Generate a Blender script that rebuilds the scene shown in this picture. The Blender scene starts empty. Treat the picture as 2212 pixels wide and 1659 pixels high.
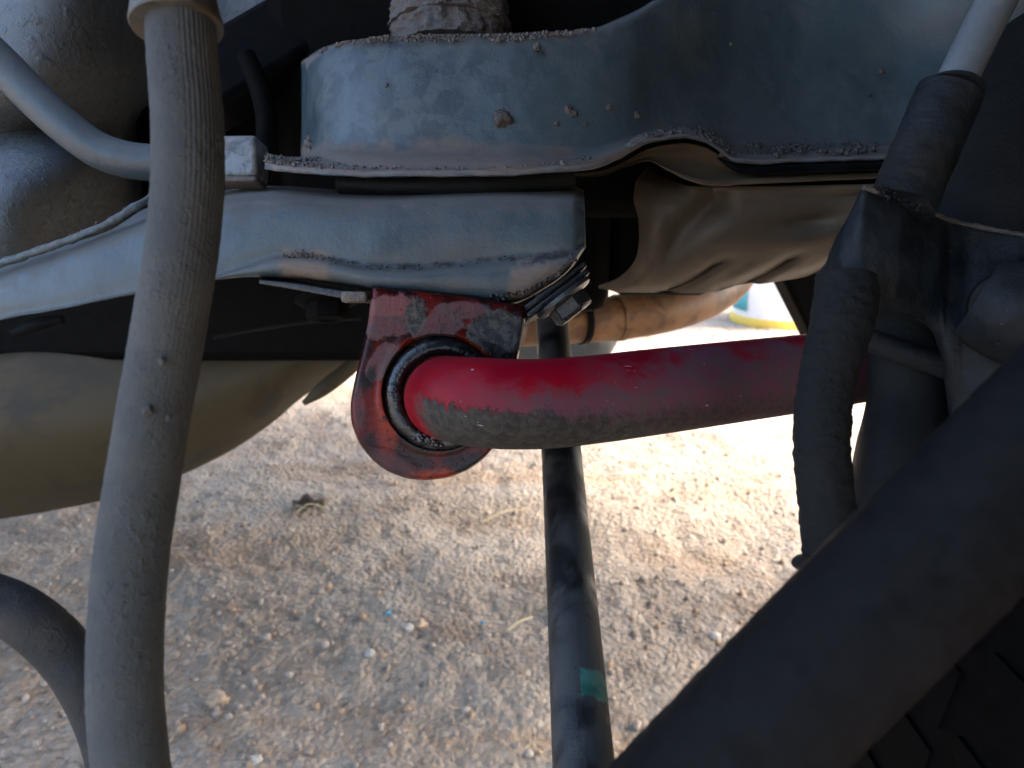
import bpy, math, random
import numpy as np
from mathutils import Vector, noise as mnoise
random.seed(7)
rng = np.random.default_rng(7)
SC = bpy.context.scene
COL = SC.collection
R = math.radians

# ------------------------------------------------------------------ camera
CAM_Z, PITCH, F = 0.55, R(17.4), 1597.6
cam = bpy.data.cameras.new("camera")
cam.lens, cam.sensor_width, cam.clip_start, cam.clip_end = 26.0, 36.0, 0.005, 500.0
cam.dof.use_dof = True
cam.dof.focus_distance = 0.23
cam.dof.aperture_fstop = 22.0
cam_o = bpy.data.objects.new("camera", cam)
cam_o.location = (0, 0, CAM_Z)
cam_o.rotation_euler = (R(90) - PITCH, 0, 0)
COL.objects.link(cam_o)
SC.camera = cam_o

# ------------------------------------------------------------------ sky, sun, exposure
SUN_EL, SUN_AZ = R(47), R(88)          # azimuth measured from +Y towards +X
w = bpy.data.worlds.new("World"); SC.world = w; w.use_nodes = True
wn = w.node_tree
sky = wn.nodes.new("ShaderNodeTexSky"); sky.sky_type = 'NISHITA'; sky.sun_disc = False
sky.sun_elevation = SUN_EL; sky.sun_rotation = SUN_AZ
sky.air_density = 0.9; sky.dust_density = 4.5; sky.ozone_density = 1.0
bg = wn.nodes["Background"]; bg.inputs[1].default_value = 0.085
wn.links.new(sky.outputs[0], bg.inputs[0])
sun = bpy.data.lights.new("sun", 'SUN'); sun.energy = 0.7; sun.angle = R(24); sun.color = (1, .95, .87)
sun_o = bpy.data.objects.new("sun", sun)
sd = Vector((math.sin(SUN_AZ)*math.cos(SUN_EL), math.cos(SUN_AZ)*math.cos(SUN_EL), math.sin(SUN_EL)))
sun_o.rotation_euler = sd.to_track_quat('Z', 'Y').to_euler(); sun_o.location = (3, 3, 6)
COL.objects.link(sun_o)
SC.view_settings.view_transform = 'Standard'
SC.view_settings.look = 'None'
SC.view_settings.exposure = 3.85
SC.view_settings.gamma = 1.0

# ------------------------------------------------------------------ geometry helpers
cp, sp = math.cos(PITCH), math.sin(PITCH)
def P(x, y, d):
    """point seen at (x, y) on the 2212 x 1659 picture at d metres along the view axis"""
    x, y, d = np.broadcast_arrays(np.asarray(x, float), np.asarray(y, float), np.asarray(d, float))
    xc = (x-1106)*d/F; yc = -(y-829.5)*d/F
    return np.stack([xc, d*cp + yc*sp, CAM_Z - d*sp + yc*cp], -1)
VIEW = np.array([0, cp, -sp]); UPV = np.array([0, sp, cp]); RIGHT = np.array([1., 0, 0])

def cr(pts, n):
    """Catmull-Rom through pts (any dimension), n samples spaced evenly along the way"""
    p = np.asarray(pts, float)
    p = np.vstack([2*p[0]-p[1], p, 2*p[-1]-p[-2]])
    m = len(p)-3
    t = np.linspace(0, m, 40*m+1); i = np.minimum(t.astype(int), m-1); f = (t-i)[:, None]
    a, b, c, d = p[i], p[i+1], p[i+2], p[i+3]
    q = .5*((2*b)+(c-a)*f+(2*a-5*b+4*c-d)*f**2+(3*b-a-3*c+d)*f**3)
    s = np.r_[0, np.cumsum(np.linalg.norm(np.diff(q, axis=0), axis=1))]
    u = np.linspace(0, s[-1], n)
    return np.stack([np.interp(u, s, q[:, k]) for k in range(q.shape[1])], -1)

def pchip(x, y, xq):
    x = np.asarray(x, float); y = np.asarray(y, float)
    h = np.diff(x); dl = np.diff(y)/h; m = np.zeros_like(y)
    for i in range(1, len(x)-1):
        if dl[i-1]*dl[i] > 0:
            w1, w2 = 2*h[i]+h[i-1], h[i]+2*h[i-1]
            m[i] = (w1+w2)/(w1/dl[i-1]+w2/dl[i])
    m[0], m[-1] = dl[0], dl[-1]
    i = np.clip(np.searchsorted(x, xq)-1, 0, len(h)-1)
    t = (xq-x[i])/h[i]
    return ((1+2*t)*(1-t)**2*y[i] + t*(1-t)**2*h[i]*m[i] + t*t*(3-2*t)*y[i+1] + t*t*(t-1)*h[i]*m[i+1])

def gridf(nu, nv, closed=False):
    f = []
    for i in range(nu-1):
        for j in range(nv if closed else nv-1):
            k = (j+1) % nv
            f.append((i*nv+j, i*nv+k, (i+1)*nv+k, (i+1)*nv+j))
    return f

def obj(name, V, Fc, mat, parent=None, uv=None, angle=38, kind=None, origin=None, mods=()):
    V = np.asarray(V, float)
    if origin is None:
        origin = np.array(parent['_o']) if parent is not None and '_o' in parent else \
            np.array([(V[:, 0].min()+V[:, 0].max())/2, (V[:, 1].min()+V[:, 1].max())/2, V[:, 2].min()])
    me = bpy.data.meshes.new(name)
    me.from_pydata((V-origin).tolist(), [], [tuple(int(i) for i in f) for f in Fc])
    me.polygons.foreach_set("use_smooth", [True]*len(me.polygons))
    if angle: me.set_sharp_from_angle(angle=R(angle))
    if uv is not None:
        l = me.uv_layers.new(name="uv")
        idx = np.empty(len(me.loops), int); me.loops.foreach_get("vertex_index", idx)
        l.data.foreach_set("uv", np.asarray(uv)[idx].ravel())
    me.materials.append(mat)
    o = bpy.data.objects.new(name, me); COL.objects.link(o)
    o['_o'] = [float(a) for a in origin]
    if parent is None: o.location = origin
    else:
        o.parent = parent
        o.location = Vector(origin)-Vector(parent['_o'])
    if kind: o['kind'] = kind
    for m in mods:
        md = o.modifiers.new(m[0].lower(), m[0])
        for k, v in m[1].items(): setattr(md, k, v)
    return o

def thing(name, label, cat, at, group=None):
    o = bpy.data.objects.new(name, None); COL.objects.link(o)
    at = [float(a) for a in at]
    o.location = at; o['_o'] = at; o.empty_display_size = .02
    return tag(o, label, cat, group)

def tag(o, label, cat, group=None):
    o['label'] = label; o['category'] = cat
    if group: o['group'] = group
    return o

def frames(C):
    T = np.gradient(C, axis=0); T /= np.linalg.norm(T, axis=1)[:, None]
    up = np.array([0, 0, 1.])
    if abs(T[0] @ up) > .8: up = RIGHT if abs(T[0] @ RIGHT) < .8 else VIEW
    N = np.zeros_like(C); n = up - (up@T[0])*T[0]; n /= np.linalg.norm(n); N[0] = n
    for i in range(1, len(C)):
        n = N[i-1] - (N[i-1]@T[i])*T[i]; N[i] = n/np.linalg.norm(n)
    return T, N, np.cross(T, N)

def tube_mesh(path, rad, n=200, m=48, caps=True, prof=None, lump=None):
    """path: rows (x, y, d); rad: metres, one number or one per row. lump=(amplitude, scale) adds a bumpy skin"""
    path = np.asarray(path, float)
    rad = np.broadcast_to(np.asarray(rad, float), (len(path),))
    W = P(path[:, 0], path[:, 1], path[:, 2])
    q = cr(np.c_[W, rad*1.0], n); C, r = q[:, :3], q[:, 3]
    return tube_world(C, r, m, caps, lump)

def tube_world(C, r, m=48, caps=True, lump=None):
    n = len(C); r = np.broadcast_to(r, (n,))
    T, N, B = frames(C)
    a = np.linspace(0, 2*math.pi, m+1)           # seam duplicated so the uv stays clean
    V = C[:, None, :] + r[:, None, None]*(np.cos(a)[None, :, None]*N[:, None, :] + np.sin(a)[None, :, None]*B[:, None, :])
    s = np.r_[0, np.cumsum(np.linalg.norm(np.diff(C, axis=0), axis=1))]
    if lump:
        D = (V - C[:, None, :])/r[:, None, None]
        for i in range(n):
            for j in range(m):
                v = V[i, j]
                k = lump[0]*(mnoise.fractal(Vector(v*lump[1]), .9, 2.1, 4))
                V[i, j] = v + D[i, j]*k
            V[i, m] = V[i, 0]
    U = np.stack(np.broadcast_arrays(s[:, None], (a/(2*math.pi))[None, :]), -1)
    V = V.reshape(-1, 3); U = U.reshape(-1, 2)
    f = gridf(n, m+1)
    if caps:
        k = len(V); V = np.vstack([V, C[:1], C[-1:]]); U = np.vstack([U, [[0, 0], [s[-1], 0]]])
        for j in range(m):
            f.append((k, j+1, j)); e = (n-1)*(m+1); f.append((k+1, e+j, e+j+1))
    return V, f, U

def tube(name, path, rad, mat, parent=None, n=200, m=48, lump=None, caps=True, angle=50):
    V, f, U = tube_mesh(path, rad, n, m, caps, lump=lump)
    return obj(name, V, f, mat, parent, U, angle)

def fillet(pts, rr, k=6, closed=True):
    """round the corners of a 3-D polyline"""
    pts = np.asarray(pts); n = len(pts); out = []
    for i in range(n):
        r = rr[i] if hasattr(rr, '__len__') else rr
        if (not closed and i in (0, n-1)) or r <= 0:
            out += [pts[i]]*1
            continue
        a, p, b = pts[i-1], pts[i], pts[(i+1) % n]
        la, lb = np.linalg.norm(a-p), np.linalg.norm(b-p)
        q0 = p+(a-p)*min(r/la, .48); q1 = p+(b-p)*min(r/lb, .48)
        for t in np.linspace(0, 1, k):
            out.append((1-t)**2*q0+2*t*(1-t)*p+t*t*q1)
    return np.array(out)

def loft(xs, prof, n, rr, closed=True, k=6, warp=None):
    """prof[i] = list of (x, y, d) at station xs[i]; smooth along the stations, corners rounded by rr"""
    A = np.array(prof, float); xq = np.linspace(xs[0], xs[-1], n)
    Q = np.stack([np.stack([pchip(xs, A[:, j, c], xq) for c in range(3)], -1) for j in range(A.shape[1])], 1)
    if warp is not None: Q = warp(Q, xq)
    W = P(Q[..., 0], Q[..., 1], Q[..., 2])
    rows = [fillet(r_, rr, k, closed) for r_ in W]
    V = np.array(rows); m = V.shape[1]
    f = gridf(n, m, closed)
    V = V.reshape(-1, 3)
    global LUV
    LUV = np.stack(np.broadcast_arrays(xq[:, None]/1000., np.arange(m)[None]/m), -1).reshape(-1, 2)
    if closed:
        LUV = np.vstack([LUV, [[xs[0]/1000., 0], [xs[-1]/1000., 0]]])
        for e, s in ((0, 1), (n-1, -1)):
            c = V[e*m:(e+1)*m].mean(0); V = np.vstack([V, c]); ci = len(V)-1
            for j in range(m):
                a, b = e*m+j, e*m+(j+1) % m
                f.append((ci, b, a) if s > 0 else (ci, a, b))
    return V, f

def lump_mesh(V, amp, scale, mask=None):
    V = np.array(V)
    c = V.mean(0)
    for i in range(len(V)):
        a = amp*(mask[i] if mask is not None else 1)
        if a: V[i] += np.array(mnoise.noise_vector(Vector(V[i]*scale)))*a + np.array(mnoise.noise_vector(Vector(V[i]*scale*2.7)))*a*.45
    return V

def field(xr, yr, nx, ny, dfn, clip=None):
    x = np.linspace(*xr, nx); y = np.linspace(*yr, ny)
    X, Y = np.meshgrid(x, y, indexing='ij')
    return P(X, Y, dfn(X, Y)).reshape(-1, 3), gridf(nx, ny)

def box_mesh(c, ax, hs):
    c = np.asarray(c, float); V = []
    for i in (-1, 1):
        for j in (-1, 1):
            for k in (-1, 1):
                V.append(c + i*hs[0]*ax[0] + j*hs[1]*ax[1] + k*hs[2]*ax[2])
    return np.array(V), [(0,1,3,2),(4,6,7,5),(0,4,5,1),(2,3,7,6),(0,2,6,4),(1,5,7,3)]

def lathe(c, axis, prof, m=48):
    """prof: (height along axis, radius)"""
    c = np.asarray(c, float); axis = np.asarray(axis, float); axis = axis/np.linalg.norm(axis)
    t = np.array([0, 0, 1.]) if abs(axis[2]) < .8 else np.array([1., 0, 0])
    n = np.cross(axis, t); n /= np.linalg.norm(n); b = np.cross(axis, n)
    a = np.linspace(0, 2*math.pi, m, endpoint=False)
    V = np.array([[c + axis*h + r*(math.cos(q)*n+math.sin(q)*b) for q in a] for h, r in prof]).reshape(-1, 3)
    return V, gridf(len(prof), m, True)

ICO = None
def ico():
    global ICO
    if ICO is None:
        t = (1+5**.5)/2
        v = np.array([(-1,t,0),(1,t,0),(-1,-t,0),(1,-t,0),(0,-1,t),(0,1,t),(0,-1,-t),(0,1,-t),(t,0,-1),(t,0,1),(-t,0,-1),(-t,0,1)], float)
        v /= np.linalg.norm(v[0])
        f = [(0,11,5),(0,5,1),(0,1,7),(0,7,10),(0,10,11),(1,5,9),(5,11,4),(11,10,2),(10,7,6),(7,1,8),(3,9,4),(3,4,2),(3,2,6),(3,6,8),(3,8,9),(4,9,5),(2,4,11),(6,2,10),(8,6,7),(9,8,1)]
        ICO = v, np.array(f)
    return ICO
def lumps(C, S):
    """joined irregular grains at C (n,3) of size S (n,)"""
    v, f = ico(); n = len(C)
    j = rng.uniform(.6, 1.25, (n, 12, 1)); st = rng.uniform(.6, 1.25, (n, 1, 3))
    V = C[:, None, :] + v[None]*j*st*S[:, None, None]
    Fc = f[None] + (np.arange(n)*12)[:, None, None]
    return V.reshape(-1, 3), Fc.reshape(-1, 3)
def crust(name, curve, n, size, spread, mat, parent, power=1.0):
    """crumbs caked along a world-space curve; spread = list of vectors (random amounts of each)"""
    C = cr(curve, 400)[rng.integers(0, 400, n)]
    for s in spread: C = C + np.asarray(s)[None]*(rng.uniform(0, 1, n)**power)[:, None]
    # crumbs come in clumps
    k = np.array([mnoise.noise(Vector(c*130)) for c in C]) + rng.normal(0, .25, n) > -.05
    C = C[k]
    S = size[0]*(size[1]/size[0])**(rng.uniform(0, 1, len(C))**2)
    V, f = lumps(C, S)
    return obj(name, V, f, mat, parent, kind='stuff', angle=0)

def crust2(name, A, B, n, size, mat, parent, lift=.0002, power=1., clump=130, thr=0.):
    """crumbs lying between two world curves, denser towards A"""
    A = cr(A, 300); B = cr(B, 300); i = rng.integers(0, 300, n); t = (rng.uniform(0, 1, n)**power)[:, None]
    C = A[i]*(1-t)+B[i]*t
    k = np.array([mnoise.noise(Vector(c*clump)) for c in C]) + rng.normal(0, .3, n) > thr
    C = C[k]; S = size[0]*(size[1]/size[0])**(rng.uniform(0, 1, len(C))**2.2)
    C = C + UPV*lift - VIEW*lift
    V, f = lumps(C, S)
    return obj(name, V, f, mat, parent, kind='stuff', angle=0)

# ------------------------------------------------------------------ material helpers
class Mat:
    def __init__(s, name):
        s.m = bpy.data.materials.new(name); s.m.use_nodes = True
        s.t = s.m.node_tree; s.b = s.t.nodes["Principled BSDF"]
        s._c = None
    def n(s, typ, **kw):
        x = s.t.nodes.new(typ)
        for k, v in kw.items(): setattr(x, k, v)
        return x
    def put(s, sock, v):
        if isinstance(v, bpy.types.NodeSocket): s.t.links.new(v, sock)
        elif v is not None:
            if hasattr(sock.default_value, '__len__') and not hasattr(v, '__len__'): v = (v,)*len(sock.default_value)
            if hasattr(v, '__len__') and len(v) == 3 and len(sock.default_value) == 4: v = (*v, 1)
            sock.default_value = v
    def co(s):
        if s._c is None: s._c = s.n("ShaderNodeTexCoord").outputs["Object"]
        return s._c
    def noise(s, scale, detail=4, rough=.55, dist=0, vec=None):
        x = s.n("ShaderNodeTexNoise"); s.put(x.inputs["Vector"], vec or s.co())
        for k, v in (("Scale", scale), ("Detail", detail), ("Roughness", rough), ("Distortion", dist)): x.inputs[k].default_value = v
        return x.outputs["Fac"]
    def vor(s, scale, out="Distance", feature='F1', rnd=1, vec=None):
        x = s.n("ShaderNodeTexVoronoi", feature=feature); s.put(x.inputs["Vector"], vec or s.co()); x.inputs["Scale"].default_value = scale; x.inputs["Randomness"].default_value = rnd
        return x.outputs[out]
    def stretch(s, sc, rot=(0, 0, 0), vec=None):
        x = s.n("ShaderNodeMapping"); s.put(x.inputs["Vector"], vec or s.co()); x.inputs["Scale"].default_value = sc; x.inputs["Rotation"].default_value = rot
        return x.outputs[0]
    def mr(s, v, a, b, c=0., d=1., smooth=True):
        x = s.n("ShaderNodeMapRange", interpolation_type='SMOOTHSTEP' if smooth else 'LINEAR')
        for k, q in enumerate((v, a, b, c, d)): s.put(x.inputs[k], q)
        return x.outputs[0]
    def mth(s, op, a, b=None, clamp=False):
        x = s.n("ShaderNodeMath", operation=op, use_clamp=clamp); s.put(x.inputs[0], a)
        if b is not None: s.put(x.inputs[1], b)
        return x.outputs[0]
    def mix(s, f, a, b):
        x = s.n("ShaderNodeMix", data_type='RGBA'); s.put(x.inputs[0], f); s.put(x.inputs[6], a); s.put(x.inputs[7], b)
        return x.outputs[2]
    def up(s):
        g = s.n("ShaderNodeNewGeometry"); q = s.n("ShaderNodeSeparateXYZ"); s.t.links.new(g.outputs["Normal"], q.inputs[0])
        return q.outputs[2]
    def uv(s):
        q = s.n("ShaderNodeSeparateXYZ"); s.t.links.new(s.n("ShaderNodeTexCoord").outputs["UV"], q.inputs[0])
        return q.outputs[0], q.outputs[1]
    def xyz(s):
        q = s.n("ShaderNodeSeparateXYZ"); s.t.links.new(s.co(), q.inputs[0])
        return q.outputs
    def bump(s, h, strength=.5, dist=.001, prev=None):
        x = s.n("ShaderNodeBump"); s.put(x.inputs["Height"], h); x.inputs["Strength"].default_value = strength; x.inputs["Distance"].default_value = dist
        if prev is not None: s.t.links.new(prev, x.inputs["Normal"])
        return x.outputs[0]
    def done(s, col, rough, normal=None, metallic=0, spec=.5, coat=None):
        s.put(s.b.inputs["Base Color"], col); s.put(s.b.inputs["Roughness"], rough); s.put(s.b.inputs["Metallic"], metallic)
        s.put(s.b.inputs["Specular IOR Level"], spec)
        if normal is not None: s.t.links.new(normal, s.b.inputs["Normal"])
        if coat is not None:
            s.put(s.b.inputs["Coat Weight"], coat); s.b.inputs["Coat Roughness"].default_value = .12
        return s.m

def dirty(name, base, base2, dust, film=(.42, .68), top=.85, rough=(.38, .8), patch=150, fs=45, bump=.35, grain=2500, spots=.5, bdist=.0004, lump=0., spec=.5, metallic=0., patchmod=False, extra=None):
    """paint or rubber under road dust: patchy base, thin dusty film, dust on upward faces, dark pits and pale specks"""
    m = Mat(name)
    a = m.mr(m.noise(patch, 6, .6, .6), .44, .58)
    if patchmod: a = m.mth('MULTIPLY', a, m.mr(m.noise(16, 3), .45, .62, .1, 1))
    col = m.mix(a, base, base2)
    f = m.mr(m.noise(fs, 7, .62, .3), *film)
    f2 = m.mth('MULTIPLY', f, m.mr(m.noise(600, 3), .25, .7, .55, 1))
    t = m.mth('MULTIPLY', m.mr(m.mth('ADD', m.up(), m.mr(m.noise(220, 5), 0, 1, -.35, .35)), .25, .8), top)
    f3 = m.mth('MAXIMUM', f2, t)
    col = m.mix(f3, col, m.mix(m.noise(300, 5), dust, tuple(c*.72 for c in dust)))
    if extra: col, f3 = extra(m, col, f3)
    pit = m.mth('MULTIPLY', m.mr(m.vor(190), .10, .05), m.mr(m.noise(70, 2), .50, .62, 0, spots))
    col = m.mix(pit, col, tuple(c*.25 for c in base))
    sp = m.mth('MULTIPLY', m.mr(m.vor(420), .07, .03), m.mr(m.noise(55, 2, .5, 0, m.stretch((1.3, .8, 1.1))), .53, .65, 0, .6 if spots >= .25 else 0))
    col = m.mix(sp, col, (.33, .33, .32))
    r = m.mr(f3, 0, 1, rough[0], rough[1], False)
    h = m.mth('ADD', m.noise(grain, 3), m.mth('MULTIPLY', m.noise(grain/6, 4), 1.5))
    h = m.mth('SUBTRACT', h, m.mth('MULTIPLY', pit, 2.5))
    if lump: h = m.mth('ADD', h, m.mth('MULTIPLY', m.mr(m.noise(grain/9, 2), .5, .72), lump))
    return m.done(col, r, m.bump(h, bump, bdist), metallic, spec)

# ------------------------------------------------------------------ materials
DUST = (.20, .165, .14)
steel = dirty("blue_grey_painted_steel", (.037, .057, .071), (.026, .042, .053), (.080, .090, .093), film=(.45, .75), fs=30, patchmod=True)
def web_dirt(m, col, f3):
    u, v = m.uv()
    # chalky mottling on the left half
    mo = m.mth('MULTIPLY', m.mr(m.noise(105, 6, .62, .5), .46, .56), m.mth('MULTIPLY', m.mr(m.noise(32, 3), .40, .55), m.mr(u, 1.35, .95, .15, 1)))
    col = m.mix(m.mth('MULTIPLY', mo, .75), col, (.023, .037, .047))
    # brown dust gathered along the bottom fold and under the top lip
    nz = m.mth('ADD', m.mr(m.noise(60, 6, .65), 0, 1, -.34, .34, False), m.mr(m.noise(420, 4), 0, 1, -.10, .10, False))
    lo = m.mr(m.mth('ADD', v, nz), .74, .92)
    hi = m.mr(m.mth('ADD', v, m.mth('MULTIPLY', nz, .6)), .16, .08)
    lo = m.mth('MULTIPLY', lo, m.mr(u, 1.25, 1.6, .95, .45))
    hi = m.mth('MULTIPLY', hi, m.mr(u, 1.2, 1.35, .9, .2))
    k = m.mth('MAXIMUM', lo, hi)
    col = m.mix(k, col, m.mix(m.noise(330, 5, .65), (.066, .052, .043), (.150, .125, .105)))
    # soft brown spots
    bs = m.mth('MULTIPLY', m.mr(m.vor(48), .22, .05), m.mr(m.noise(20, 2), .5, .6))
    col = m.mix(m.mth('MULTIPLY', bs, .55), col, (.075, .062, .055))
    return col, m.mth('MAXIMUM', f3, k)
def flange_dirt(m, col, f3):
    u, v = m.uv()
    k = m.mth('MULTIPLY', m.mr(m.mth('ADD', m.up(), m.mr(m.noise(90, 6, .65), 0, 1, -.5, .5)), .1, .55), .95)
    e = m.mth('MULTIPLY', m.mr(m.noise(120, 5, .65), .50, .60), m.mr(u, .75, .70, .25, .95))
    k = m.mth('MAXIMUM', k, e)
    col = m.mix(k, col, m.mix(m.noise(400, 5, .65), (.085, .070, .061), (.185, .160, .143)))
    return col, m.mth('MAXIMUM', f3, k)
def beam_dirt(m, col, f3):
    u, v = m.uv()
    n1 = m.mr(m.noise(85, 6, .65, .3), 0, 1, -.04, .04, False); n2 = m.mr(m.noise(300, 5, .6), 0, 1, -.05, .05, False)
    uu = m.mth('ADD', u, m.mth('ADD', n1, m.mth('MULTIPLY', n2, .6))); vv = m.mth('ADD', v, m.mth('ADD', m.mth('MULTIPLY', n1, 2.5), n2))
    def zone(a, b, c, d, s=.012, sv=.03):
        x = m.mth('MULTIPLY', m.mr(uu, a-s, a+s), m.mr(uu, b+s, b-s))
        return m.mth('MULTIPLY', x, m.mth('MULTIPLY', m.mr(vv, c-sv, c+sv), m.mr(vv, d+sv, d-sv)))
    top = m.mth('MULTIPLY', m.mr(vv, .16, .06), m.mr(u, .3, .5))
    mudk = m.mth('MAXIMUM', zone(.610, .715, .42, .97), zone(1.105, 1.232, .50, .95))
    mudk = m.mth('MAXIMUM', mudk, m.mth('MULTIPLY', top, .8))
    col = m.mix(mudk, col, m.mix(m.noise(450, 5, .7), (.085, .072, .060), (.185, .160, .138)))
    smear = m.mth('MULTIPLY', m.mr(m.noise(40, 5, .6, .6, m.stretch((.4, 1, 1.6))), .52, .68), .45)
    col = m.mix(smear, col, (.060, .082, .100))
    # black grease along the fold and the lower lip
    g1 = zone(.70, 1.20, .465, .520, .02, .025); g2 = zone(.74, 1.25, .86, 1.2, .02, .05)
    g3 = zone(1.13, 1.262, .44, .60, .012, .03)
    g = m.mth('MAXIMUM', m.mth('MAXIMUM', g1, m.mth('MULTIPLY', g2, .9)), m.mth('MULTIPLY', g3, .8))
    g = m.mth('MULTIPLY', g, m.mr(m.noise(210, 5, .7), .40, .55))
    col = m.mix(g, col, (.010, .012, .014))
    rim_ = m.mth('MULTIPLY', m.mr(uu, 1.235, 1.262), m.mr(m.noise(140, 5, .65), .42, .56))
    col = m.mix(m.mth('MULTIPLY', rim_, .75), col, (.018, .026, .034))
    return col, m.mth('MAXIMUM', f3, mudk)
web_m = dirty("dusty_crossmember_paint", (.041, .066, .080), (.030, .051, .063), (.080, .096, .099), film=(.45, .75), fs=30, patchmod=True, extra=web_dirt)
flange_m = dirty("muddy_flange_paint", (.050, .070, .084), (.038, .055, .068), (.11, .10, .093), film=(.45, .7), fs=60, extra=flange_dirt)
BEAM_EXTRA = beam_dirt
steel_dark = dirty("dark_painted_steel", (.0032, .004, .0055), (.0018, .0023, .003), (.0075, .0075, .0075), film=(.5, .8), rough=(.45, .8), spots=.2, spec=.05)
arm_paint = dirty("dull_blue_grey_beam_paint", (.042, .067, .083), (.033, .055, .070), (.092, .094, .089), film=(.5, .78), fs=30, patch=70, extra=BEAM_EXTRA)
hose_rub = None
under = dirty("rough_underseal", (.074, .094, .108), (.060, .078, .090), (.10, .108, .108), film=(.4, .7), rough=(.6, .85), patch=60, bump=.8, grain=1500, bdist=.0007, lump=1.2, top=.2)
mud = dirty("dry_mud", (.105, .088, .075), (.065, .055, .047), (.18, .155, .135), film=(.3, .6), top=.6, rough=(.85, .95), bump=.9, grain=1600, bdist=.0007, spots=0)
grime = dirty("dark_caked_dirt", (.055, .048, .043), (.035, .031, .03), (.11, .095, .085), film=(.35, .65), top=.4, rough=(.8, .92), bump=.9, grain=1600, bdist=.0007, spots=0)
black = dirty("greasy_black_steel", (.008, .010, .012), (.014, .016, .018), (.07, .065, .06), film=(.55, .8), top=.35, rough=(.24, .7), bump=.5, spots=.2)
rubber_blk = dirty("dark_rubber", (.005, .006, .0065), (.007, .008, .0085), (.013, .014, .013), film=(.4, .7), top=.4, rough=(.5, .8), bump=.5, spots=.1, spec=.15)
cast = dirty("dusty_cast_iron", (.008, .0125, .0165), (.0032, .005, .007), (.015, .015, .0138), film=(.42, .66), top=.5, rough=(.5, .85), patch=75, bump=.45, grain=1900, bdist=.0005, spec=.2)
beige = dirty("beige_dusty_tank", (.042, .034, .017), (.024, .021, .014), (.062, .048, .025), film=(.42, .66), top=.3, rough=(.6, .8), spec=.25, patch=18, fs=9, bump=.15, spots=.35)
shield_m = dirty("dusty_aluminium_shield", (.072, .054, .034), (.054, .042, .029), (.130, .098, .062), film=(.38, .68), top=.5, rough=(.55, .8), patch=30, fs=22, bump=.2, spots=.3)
rust = dirty("heat_stained_pipe", (.20, .092, .034), (.095, .042, .018), (.29, .175, .078), film=(.45, .7), top=.1, rough=(.5, .75), patch=40, fs=25, bump=.3, spots=.4)
muff = dirty("blue_grey_muffler_steel", (.07, .085, .10), (.06, .073, .087), (.11, .11, .105), top=.2, rough=(.4, .7), bump=.2)
galv = dirty("galvanised_clip", (.15, .18, .205), (.04, .052, .064), (.20, .195, .19), film=(.45, .65), fs=120, patch=160, rough=(.35, .7), bump=.5)
chrome = dirty("bare_grey_rod_steel", (.12, .14, .16), (.09, .11, .13), (.15, .15, .15), film=(.5, .8), top=.2, rough=(.35, .6), bump=.15, patch=60, spots=.2)
brass = dirty("brass_ferrule", (.075, .058, .040), (.045, .038, .028), (.10, .10, .088), film=(.4, .65), fs=70, patch=80, rough=(.4, .75), bump=.3, spots=.3)
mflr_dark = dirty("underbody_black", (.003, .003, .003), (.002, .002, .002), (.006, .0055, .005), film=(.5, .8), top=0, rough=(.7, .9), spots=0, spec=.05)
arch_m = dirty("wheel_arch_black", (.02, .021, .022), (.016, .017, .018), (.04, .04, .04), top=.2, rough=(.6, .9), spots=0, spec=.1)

def hose_material(name, base, dust, ribs=False):
    m = Mat(name)
    u, v = m.uv()
    n1 = m.noise(60, 6, .6); 
    col = m.mix(m.mr(n1, .4, .65), base, dust)
    col = m.mix(m.mr(m.noise(900, 4, .65), .50, .75, 0, .35), col, tuple(c*.5 for c in base))
    sc = m.mth('MULTIPLY', m.mr(m.vor(260), .10, .04), m.mr(m.noise(60, 2), .55, .65, 0, .6))
    col = m.mix(sc, col, tuple(min(1, c*1.5) for c in dust))
    knots = m.mr(m.noise(700, 2, .5), .5, .75)
    h = m.mth('ADD', m.mth('MULTIPLY', m.noise(1800, 4, .6), .5), m.mth('MULTIPLY', knots, m.mr(m.noise(110, 2), .42, .6, 0, .5)))
    if ribs:
        s = m.mth('SINE', m.mth('MULTIPLY', v, 2*math.pi*46))
        reg = m.mth('MULTIPLY', m.mr(m.mth('ABSOLUTE', m.mth('SUBTRACT', v, ribs)), .115, .05), m.mr(u, .012, .09, 1, .1))
        h = m.mth('ADD', h, m.mth('MULTIPLY', s, m.mth('MULTIPLY', reg, .16)))
    return m.done(col, .82, m.bump(h, .8, .0006), 0, .25)
hose_m = hose_material("dusty_grey_hose_rubber", (.054, .060, .061), (.074, .077, .073), ribs=.11)
cable_m = hose_material("dark_cable_sheath", (.028, .030, .031), (.052, .049, .045))
hose_dk = hose_material("dark_grey_hose", (.0045, .006, .0065), (.008, .0086, .0082))

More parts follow.
